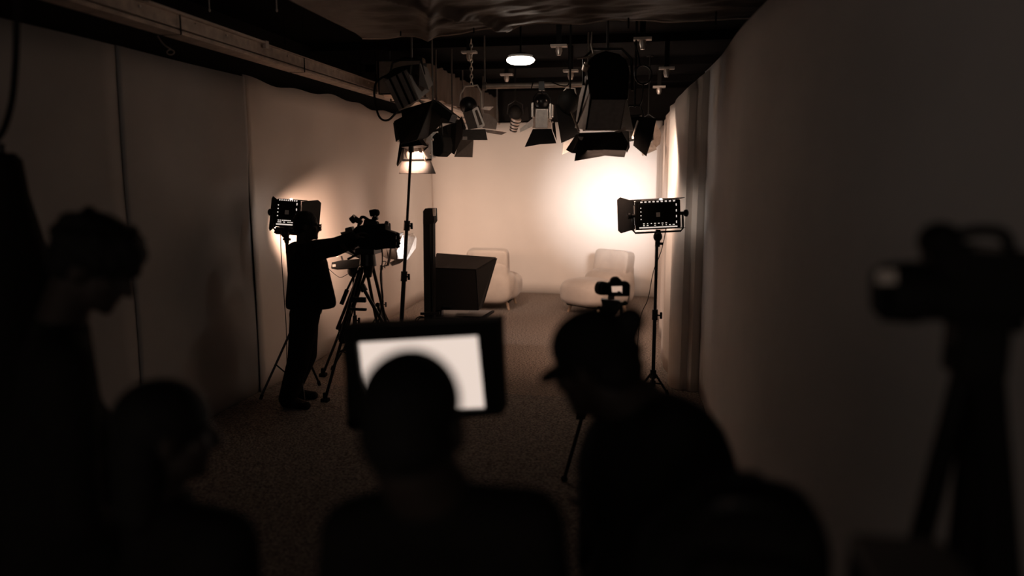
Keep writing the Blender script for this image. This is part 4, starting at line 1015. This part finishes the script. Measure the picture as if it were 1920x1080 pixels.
def add_hand(b, wrist, d, palm_n, curl=0.5, side=1, s=1.0):
    """wrist point, direction of the hand, palm normal; side +1 thumb on the d x n side"""
    d = Vector(d).normalized(); n = Vector(palm_n); n = (n - d * n.dot(d)).normalized(); t = d.cross(n) * side
    w0 = Vector(wrist)
    P = lambda a, c, e: w0 + (d * a + t * c + n * e) * s
    for c in (-0.026, -0.009, 0.009, 0.026):
        b.cap(P(0.005, c * 0.6, 0), 0.016 * s, P(0.085, c, 0), 0.0125 * s, n=10)
    for c, L in ((-0.030, 0.060), (-0.010, 0.074), (0.010, 0.080), (0.030, 0.070)):
        a0 = (0.088, c, 0)
        a1 = (0.088 + L * 0.45 * math.cos(curl), c * 1.08, L * 0.45 * math.sin(curl))
        a2 = (a1[0] + L * 0.32 * math.cos(curl * 2.2), c * 1.1, a1[2] + L * 0.32 * math.sin(curl * 2.2))
        a3 = (a2[0] + L * 0.23 * math.cos(curl * 3), c * 1.1, a2[2] + L * 0.23 * math.sin(curl * 3))
        b.cap(P(*a0), 0.0100 * s, P(*a1), 0.0090 * s, n=8); b.cap(P(*a1), 0.0090 * s, P(*a2), 0.0082 * s, n=8); b.cap(P(*a2), 0.0082 * s, P(*a3), 0.0072 * s, n=8)
    b.cap(P(0.020, 0.026, 0.004), 0.015 * s, P(0.058, 0.056, 0.018), 0.0105 * s, n=8); b.cap(P(0.058, 0.056, 0.018), 0.0105 * s, P(0.086, 0.060, 0.034), 0.009 * s, n=8)

def person(label, J, head_f, head_up=(0, 0, 1), hs=1.0, hair=None, jacket=True, coat_hem=None, fat=1.0, palms=None, hair_col='hair', nw=1.0, hem=None, tw=1.0, sw=1.0):
    """J: joints in world coordinates - head, neck, chest, pelvis, sh, el, wr, hip, kn, an, toe (each pair L, R)"""
    J = {k: ([Vector(p) for p in v] if isinstance(v, (list, tuple)) and not isinstance(v[0], (int, float)) else Vector(v)) for k, v in J.items()}
    pv = J['pelvis']
    o = thing('person', label, 'person', (pv.x, pv.y, 0.006))
    b = WB(o)
    H = head_T(J['head'], head_f, head_up)
    add_head(b, H, J['neck'], hs, nw)
    b.cap(J['neck'], 0.065, J['chest'], 0.10)
    b.cap(J['chest'], 0.125 * fat, J['pelvis'], 0.125 * fat)
    for i in (0, 1):
        b.cap(J['neck'].lerp(J['sh'][i], 0.2) - Vector((0, 0, 0.03)), 0.05, J['sh'][i], 0.056)
        b.cap(J['sh'][i], 0.052, J['chest'], 0.09)
        b.cap(J['sh'][i], 0.052, J['el'][i], 0.040)
        b.cap(J['el'][i], 0.040, J['wr'][i], 0.027)
        hd = (J['wr'][i] - J['el'][i]).normalized()
        pn = (palms[i] if palms and palms[i] is not None else (1 if i == 0 else -1, 0, 0))
        hdir = hd
        add_hand(b, J['wr'][i], hdir, pn, curl=0.45, side=(1 if i == 0 else -1))
        b.cap(J['pelvis'], 0.12, J['hip'][i], 0.09)
        b.cap(J['hip'][i], 0.085, J['kn'][i], 0.055)
        b.cap(J['kn'][i], 0.054, J['an'][i], 0.036)
        b.cap(J['an'][i], 0.036, J['toe'][i] + Vector((0, 0, 0.03)), 0.030)
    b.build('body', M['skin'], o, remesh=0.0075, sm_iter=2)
    # jacket
    b = WB(o)
    b.cap(J['neck'] - Vector((0, 0, 0.015)), 0.078, J['chest'], 0.13)
    b.cap(J['chest'], 0.155 * fat, J['pelvis'], 0.16 * fat)
    for i in (0, 1):
        b.cap(J['neck'].lerp(J['sh'][i], 0.25) - Vector((0, 0, 0.03)), 0.068, J['sh'][i], 0.074)
        b.cap(J['sh'][i], 0.074, J['chest'], 0.12)
        b.cap(J['sh'][i], 0.074 * sw, J['el'][i], 0.060 * sw)
        b.cap(J['el'][i], 0.060 * sw, J['wr'][i].lerp(J['el'][i], 0.06), 0.044 * sw)
        b.cap(J['pelvis'], 0.15, J['hip'][i] - Vector((0, 0, 0.02)), 0.115)
    if coat_hem is not None:
        hm = Vector(coat_hem)
        b.cap(J['chest'], 0.15 * fat, hm + Vector((-0.045, 0, 0)), 0.165)
        b.cap(J['chest'], 0.15 * fat, hm + Vector((0.075, 0.02, 0)), 0.155)
    if hem is not None:
        zl = hem - o.location.z
        b.v = [Vector((p.x, p.y, max(p.z, zl))) for p in b.v]
    b.build('jacket', M['cloth'], o, remesh=0.013, sm_iter=3 if hem is not None else 6)
    b = WB(o)
    for i in (0, 1):
        b.cap(J['pelvis'], 0.14, J['hip'][i], 0.108)
        b.cap(J['hip'][i], 0.108 * tw, J['kn'][i], 0.080 * tw)
        b.cap(J['kn'][i], 0.080 * tw, J['an'][i] + Vector((0, 0, 0.0)), 0.068 * tw)
    b.build('trousers', M['trouser'], o, remesh=0.014, sm_iter=5)
    for i in (0, 1):
        an, toe = J['an'][i], J['toe'][i]
        d = toe - an; d.z = 0; d.normalize()
        b = WB(o); b.cap(an - d * 0.03 - Vector((0, 0, an.z - 0.05)), 0.044, toe + Vector((0, 0, 0.04 - toe.z)), 0.040); b.cap(an, 0.05, an - Vector((0, 0, an.z - 0.06)), 0.046)
        b.v = [Vector((p.x, p.y, max(p.z, 0.0))) for p in b.v]
        b.build('shoe', M['rubber'], o, remesh=0.009, sm_iter=3)
    HL = Matrix.Translation(-Vector(o.location)) @ H @ Matrix.Scale(hs, 4)
    if hair:
        b = MB(HL)
        if hair == 'short':
            b.ell((0, -0.018, 0.040), (0.083, 0.102, 0.090)); b.ell((0, -0.055, -0.005), (0.076, 0.066, 0.075))
        elif hair == 'mop':
            b.ell((0, -0.015, 0.046), (0.090, 0.112, 0.094)); b.ell((0, 0.045, 0.072), (0.070, 0.062, 0.045)); b.ell((0, -0.055, 0.0), (0.083, 0.070, 0.080))
            for k in range(26):
                a = k * 2.4; zz = 0.02 + 0.10 * ((k * 7) % 26) / 26
                rr = math.sqrt(max(0.1, 1 - ((zz - 0.04) / 0.1) ** 2))
                b.ell((0.084 * rr * math.cos(a), -0.015 + 0.105 * rr * math.sin(a), zz), (0.022, 0.022, 0.022), nu=8, nv=6)
        elif hair == 'bob':
            b.ell((0, -0.020, 0.036), (0.088, 0.108, 0.094)); b.ell((0, -0.060, -0.030), (0.086, 0.066, 0.105)); b.ell((0, -0.055, -0.10), (0.084, 0.062, 0.095)); b.ell((0, -0.05, -0.16), (0.078, 0.058, 0.08))
        elif hair == 'cap':
            b.ell((0, -0.060, -0.010), (0.078, 0.060, 0.072))
        b.build('hair', M[hair_col], o, remesh=0.008, sm_iter=2)
    return o, H, HL

# operator at the broadcast camera
OY = 6.05
fo1, fo2 = on(545, 764), on(585, 742)
JO = dict(head=at(576, 424, OY), neck=at(570, 462, OY), chest=at(578, 500, OY), pelvis=at(575, 575, OY),
          sh=[at(556, 472, OY + 0.17), at(592, 470, OY - 0.17)], el=[at(626, 466, OY + 0.26), at(628, 462, OY - 0.10)], wr=[at(666, 452, OY + 0.20), at(660, 446, OY - 0.03)],
          hip=[at(570, 590, OY + 0.10), at(572, 590, OY - 0.08)], kn=[at(574, 665, OY + 0.12), at(560, 675, OY - 0.08)],
          an=[Vector((fo2.x - 0.12, OY + 0.14, 0.09)), Vector((fo1.x - 0.01, OY - 0.08, 0.09))], toe=[Vector((fo2.x + 0.07, OY + 0.20, 0.02)), Vector((fo1.x + 0.17, OY - 0.10, 0.02))])
po, HO, HLO = person('person in a long dark coat and glasses reaching to the broadcast camera', JO, (0.93, 0.35, -0.05), hs=1.02, hair='short', tw=1.22, sw=1.28, coat_hem=at(580, 568, OY), hem=at(580, 577, OY).z, fat=1.12, palms=[(0, 0, -1), (0, 0, -1)])
b = MB(HLO); b.tube([(-0.078, 0.0, 0.012), (-0.070, 0.088, 0.014), (-0.035, 0.114, 0.012), (0, 0.112, 0.014), (0.035, 0.114, 0.012), (0.070, 0.088, 0.014), (0.078, 0.0, 0.012)], 0.004, smooth=False)
for sx in (-1, 1):
    b.tube([(sx * 0.036 + 0.026 * math.cos(a), 0.112, -0.002 + 0.022 * math.sin(a)) for a in [k * PI / 6 for k in range(13)]], 0.003, smooth=False)
b.build('glasses', M['gloss'], po)

def stand_legs(x, y, z_hip=0.9, dx=0.10, fy=1.0):
    s = 1 if fy > 0 else -1
    return dict(hip=[(x - dx, y, z_hip - 0.02), (x + dx, y, z_hip - 0.02)], kn=[(x - dx - 0.01, y + 0.02 * s, 0.49), (x + dx + 0.01, y + 0.02 * s, 0.49)],
                an=[(x - dx - 0.01, y - 0.01 * s, 0.09), (x + dx + 0.01, y - 0.01 * s, 0.09)], toe=[(x - dx - 0.03, y + 0.15 * s, 0.02), (x + dx + 0.03, y + 0.15 * s, 0.02)])

# middle person, back to the camera
Y3 = 1.30
hd = at(779, 796, Y3); ch = at(830, 1060, Y3)
J3 = dict(head=hd, neck=at(806, 925, Y3), chest=ch + Vector((0, 0, -0.05)), pelvis=Vector((ch.x, Y3, 0.93)), sh=[at(672, 1000, Y3), at(988, 985, Y3)],
          el=[at(640, 1260, Y3 + 0.05), at(1030, 1250, Y3 + 0.05)], wr=[at(690, 1330, Y3 + 0.26), at(960, 1320, Y3 + 0.26)])
J3.update(stand_legs(ch.x, Y3, 0.90))
person('person seen from behind watching the glowing monitor', J3, (0.05, 1, -0.12), (-0.08, 0, 1), hs=1.12, nw=1.12, hair='short', palms=[(0, 0, -1), (0, 0, -1)])

# left person, looking down to the right
Y1 = 1.80
h1 = at(180, 497, Y1)
J1 = dict(head=h1, neck=at(112, 612, Y1), chest=at(105, 820, Y1), pelvis=Vector((at(110, 900, Y1).x, Y1, 0.98)), sh=[at(85, 668, Y1 + 0.17), at(120, 690, Y1 - 0.14)],
          el=[at(140, 960, Y1 + 0.26), at(150, 980, Y1 - 0.10)], wr=[at(230, 1000, Y1 + 0.36), at(250, 1010, Y1 + 0.10)])
J1.update(stand_legs(at(110, 900, Y1).x, Y1, 0.95, 0.10))
J1['toe'] = [Vector(a) + Vector((0.16, 0.06, -0.07)) for a in J1['an']]
person('person with tousled hair in profile looking down at the left edge', J1, (0.80, 0.25, -0.50), (0.5, 0.1, 0.85), hs=1.02, hair='mop', palms=[(0, 0, -1), (0, 0, -1)])

# lower left person
Y2 = 1.48
h2 = at(318, 812, Y2)
p2 = Vector((at(330, 1100, Y2).x, Y2 - 0.02, 0.88))
J2 = dict(head=h2, neck=at(302, 945, Y2), chest=at(330, 1110, Y2), pelvis=p2, sh=[at(285, 1000, Y2 + 0.14), at(420, 1020, Y2 - 0.10)], el=[at(330, 1280, Y2 + 0.2), at(455, 1290, Y2 - 0.02)], wr=[at(420, 1330, Y2 + 0.30), at(470, 1350, Y2 + 0.22)])
J2.update(stand_legs(p2.x, Y2, 0.85))
person('person with bobbed hair standing lowest at the left, facing the set', J2, (0.75, 0.62, -0.12), hs=0.98, hair='bob', palms=[(0, 0, -1), (0, 0, -1)])

# capped person at right, hunched, facing left
Y4 = 1.75
h4 = at(1114, 687, Y4)
J4 = dict(head=h4, neck=at(1192, 768, Y4), chest=at(1228, 880, Y4), pelvis=Vector((at(1300, 1050, Y4).x, Y4, 0.96)), sh=[at(1186, 835, Y4 + 0.16), at(1262, 815, Y4 - 0.12)],
          el=[at(1120, 1050, Y4 + 0.22), at(1150, 1080, Y4 - 0.12)], wr=[at(1110, 960, Y4 + 0.36), at(1110, 1100, Y4 + 0.14)])
J4.update(stand_legs(J4['pelvis'].x, Y4, 0.93))
J4['toe'] = [Vector(a) + Vector((-0.15, 0.06, -0.07)) for a in J4['an']]
p4, H4, HL4 = person('person in a peaked cap bending forward beside the small camera', J4, (-0.86, 0.42, -0.34), (0, 0, 1), hs=1.02, nw=1.25, hair='cap', fat=1.25, palms=[(0, 0, -1), (0, 0, -1)])
b = MB(HL4); b.ell((0, -0.012, 0.050), (0.088, 0.108, 0.088)); b.ell((0, -0.02, 0.015), (0.086, 0.104, 0.030), e=0.7); cp = b.build('cap', M['cloth'], p4, remesh=0.008, sm_iter=2)
b = MB(HL4); b.ell((0, 0.095, 0.008), (0.066, 0.056, 0.019), T=Matrix.Rotation(R(-14), 4, 'X')); b.build('peak', M['cloth'], cp)
b = MB(HL4); b.ell((0.0, -0.095, 0.050), (0.03, 0.045, 0.03)); b.ell((0.0, -0.125, 0.082), (0.036, 0.036, 0.036)); b.build('hair_bun', M['hair'], p4, remesh=0.008)

# bag worn low on the capped person's back
Y5 = 1.30
o = thing('backpack', 'bulky black bag behind the capped person in the lower right', 'bag', (at(1410, 1000, Y5).x, Y5, 0.75))
b = WB(o); b.ell(at(1400, 1075, Y5), (0.135, 0.12, 0.165), e=0.6); b.ell(at(1330, 1030, Y5), (0.10, 0.11, 0.09), e=0.8); b.ell(at(1300, 1090, Y5), (0.11, 0.11, 0.14), e=0.8)
b.build('bag_body', M['cloth'], o, remesh=0.012, sm_iter=6)
b = WB(o); b.tube([at(1300, 985, Y5 - 0.105), at(1340, 955, Y5 - 0.125), at(1400, 945, Y5 - 0.13), at(1460, 965, Y5 - 0.115), at(1490, 1020, Y5 - 0.095)], 0.006); b.build('zipper', M['gloss'], o)
b = WB(o); b.ell(at(1400, 1120, Y5 - 0.10), (0.10, 0.05, 0.085), e=0.5); b.build('front_pocket', M['cloth'], o)
b = WB(o); b.ell(at(1478, 1010, Y5), (0.035, 0.08, 0.05), e=0.6); b.build('side_pocket', M['cloth'], o)
b = WB(o); b.tube([at(1370, 905, Y5 + 0.02), at(1385, 890, Y5 + 0.02), at(1420, 893, Y5 + 0.02), at(1432, 910, Y5 + 0.02)], 0.008); b.build('carry_loop', M['rubber'], o)
b = WB(o); b.tube([at(1360, 915, Y5 + 0.10), at(1300, 860, Y4 - 0.16), at(1270, 810, Y4 - 0.05), at(1240, 830, Y4 + 0.1)], 0.018); b.build('shoulder_strap', M['rubber'], o)

# ------------------------------------------------------------------ near right camera on tripod
FY = 1.5
ft = thing('camera_tripod', 'blurred tripod nearest the lens at the right edge', 'tripod', (at(1835, 700, FY).x, FY, 0.0))
fx = at(1835, 700, FY)
b = WB(ft); b.box(at(1830, 640, FY), (0.09, 0.09, 0.13)); b.ell(at(1796, 660, FY), (0.025, 0.03, 0.035)); b.box(at(1840, 600, FY), (0.12, 0.10, 0.03)); b.build('fluid_head', M['black'], ft, bev=0.012)
b = WB(ft); b.cone(fx, (fx.x, FY, 0.75), 0.026, n=14); b.build('centre_column', M['black'], ft)
for (px, py, yy) in ((1708, 1080, FY - 0.02), (1852, 1080, FY - 0.22), (1893, 1080, FY + 0.04)):
    top = at(1805 if px < 1800 else (1838 if px < 1880 else 1862), 705, FY)
    kn = at(px, py, yy)
    d = kn - top
    ftp = top + d * (top.z / (top.z - kn.z)); ftp.z = 0.0
    if px < 1800:
        ftp = top + d * ((top.z - 0.0) / (top.z - kn.z))
    b = WB(ft); b.cone(top, top.lerp(ftp, 0.5), 0.021, n=12); lg = b.build('leg', M['black'], ft)
    b = WB(ft); b.cone(top.lerp(ftp, 0.47), ftp + Vector((0, 0, 0.01)), 0.015, n=12); b.build('lower_tube', M['black'], lg)
b = WB(ft); b.cone(at(1805, 715, FY), at(1862, 715, FY), 0.03, n=12); b.build('leg_hub', M['black'], ft)
fc = thing('video_camera', 'blurred black camera with a long hooded lens at the right edge', 'camera', at(1830, 590, FY))
b = WB(fc); PP(b, [(1765, 470), (1790, 455), (1920, 470), (1960, 480), (1960, 600), (1780, 605), (1762, 590)], FY - 0.04, 0.11); b.build('body', M['black'], fc, smooth=False, bev=0.015)
b = WB(fc); l0, l1 = at(1780, 548, FY), at(1655, 548, FY); b.cone(l0, l0.lerp(l1, 0.55), 0.052, 0.056, n=24); b.cone(l0.lerp(l1, 0.5), l1, 0.060, 0.056, n=24); b.build('lens_barrel', M['black'], fc)
b = WB(fc); b.hexa([at(1662, 500, FY - 0.05), at(1630, 505, FY - 0.05), at(1632, 585, FY - 0.05), at(1665, 600, FY - 0.05)], [at(1662, 500, FY + 0.07), at(1630, 505, FY + 0.07), at(1632, 585, FY + 0.07), at(1665, 600, FY + 0.07)]); b.build('lens_hood', M['black'], fc, smooth=False, bev=0.012)
b = WB(fc); b.prism([at(1644, 509, FY - 0.062), at(1680, 507, FY - 0.062), at(1681, 531, FY - 0.062), at(1645, 532, FY - 0.062)], (0, 0.006, 0)); b.build('pale_label', M['plate'], fc, smooth=False)  # flat pale label plate on the lens hood
b = WB(fc); b.ell(at(1762, 452, FY), (0.038, 0.045, 0.036)); b.box(at(1760, 480, FY), (0.05, 0.06, 0.05)); b.build('viewfinder', M['black'], fc, bev=0.01)
b = WB(fc); b.tube([at(1785, 462, FY), at(1800, 440, FY), at(1840, 432, FY), at(1880, 438, FY), at(1895, 465, FY)], 0.011); b.build('top_handle', M['black'], fc)
b = WB(fc); b.prism([at(1828, 458, FY - 0.045), at(1880, 460, FY - 0.045), at(1880, 472, FY - 0.045), at(1828, 470, FY - 0.045)], (0, 0.01, 0)); b.build('control_strip', M['dgrey'], fc, smooth=False)
o = thing('flight_case', 'black flight case under the blurred camera at the bottom right', 'case', (0.40, 1.08, 0.008))
b = MB(); b.box((0, 0, 0.74), (0.135, 0.20, 1.46)); b.build('shell', M['black'], o, bev=0.012)
b = MB(); b.box((0, 0, 1.476), (0.139, 0.204, 0.02)); b.build('lid', M['dgrey'], o, bev=0.006)
b = MB(); b.tube([(-0.03, -0.105, 1.30), (-0.03, -0.125, 1.28), (0.03, -0.125, 1.28), (0.03, -0.105, 1.30)], 0.006, smooth=False); b.build('handle', M['gloss'], o)

# draped stand and cable at the far left edge
Y6 = 2.45
e0 = at(12, 262, Y6)
o = thing('covered_stand', 'tall stand under a black cloth at the far left edge', 'stand', (e0.x - 0.03, Y6, 0.006))
b = MB()
prof = [(0.24, 0.0), (0.23, 0.4), (0.20, 0.9), (0.165, 1.30), (0.135, 1.68), (0.10, 1.86), (0.078, 1.97), (0.07, 2.06), (0.066, 2.10), (0.045, 2.125)]
vs, fs = [], []
n = 40
for r_, z in prof:
    for i in range(n):
        a = 2 * PI * i / n
        k = 1 + 0.10 * math.sin(a * 6 + z) * (1 - z / 2.3)
        vs.append((r_ * k * math.cos(a), r_ * k * math.sin(a), z))
for j in range(len(prof) - 1):
    for i in range(n):
        fs.append((j * n + i, j * n + (i + 1) % n, (j + 1) * n + (i + 1) % n, (j + 1) * n + i))
fs += [tuple(range(n))[::-1], tuple(range((len(prof) - 1) * n, len(prof) * n))]
b.add(vs, fs); b.build('cloth_cover', M['cloth'], o)
b = MB(); b.cone((0, 0, 2.10), (0.0, 0, 2.16), 0.02, n=10); b.build('pole_tip', M['gloss'], o)
b = MB(); b.tube([at(30, -90, Y6) + Vector((0, 0, 0.0)), at(31, 40, Y6), at(29, 120, Y6), at(22, 190, Y6), at(8, 240, Y6), at(-6, 262, Y6)], 0.011)
b.tube([at(30, -90, Y6), Vector((at(30, -90, Y6).x, Y6, 3.5))], 0.011, smooth=False)
tag(b.build('power_cable', M['rubber']), 'thick black cable dropping from the ceiling at the left edge', 'cable')

# wire with a hook under the tray
b = MB(); b.tube([at(289, 40, 5.0), at(292, 60, 5.0), at(306, 82, 5.0), at(320, 92, 5.0)], 0.005); b.tube([at(320 + 7 * math.cos(a), 98 + 5 * math.sin(a), 5.0) for a in [k * PI / 5 for k in range(11)]], 0.004, smooth=False)
b.tube([at(289, 40, 5.0), Vector((-3.11, 5.0, 3.10))], 0.005, smooth=False)
tag(b.build('hook_wire', M['tray']), 'wire with a snap hook hanging below the cable tray', 'wire')

# short pale wires at the top edge of the view
for px, lb in ((393, 'short pale wire hanging above the lip of the cable tray'), (519, 'short pale wire hanging where the sagging sheet begins')):
    p = at(px, 19, 5.7)
    o = MB(); o.cone(p, (p.x, p.y, 3.5), 0.006, n=8); o.ell(p, (0.010, 0.010, 0.016), nu=8, nv=6)
    tag(o.build('hanging_wire', M['silver']), lb, 'wire')
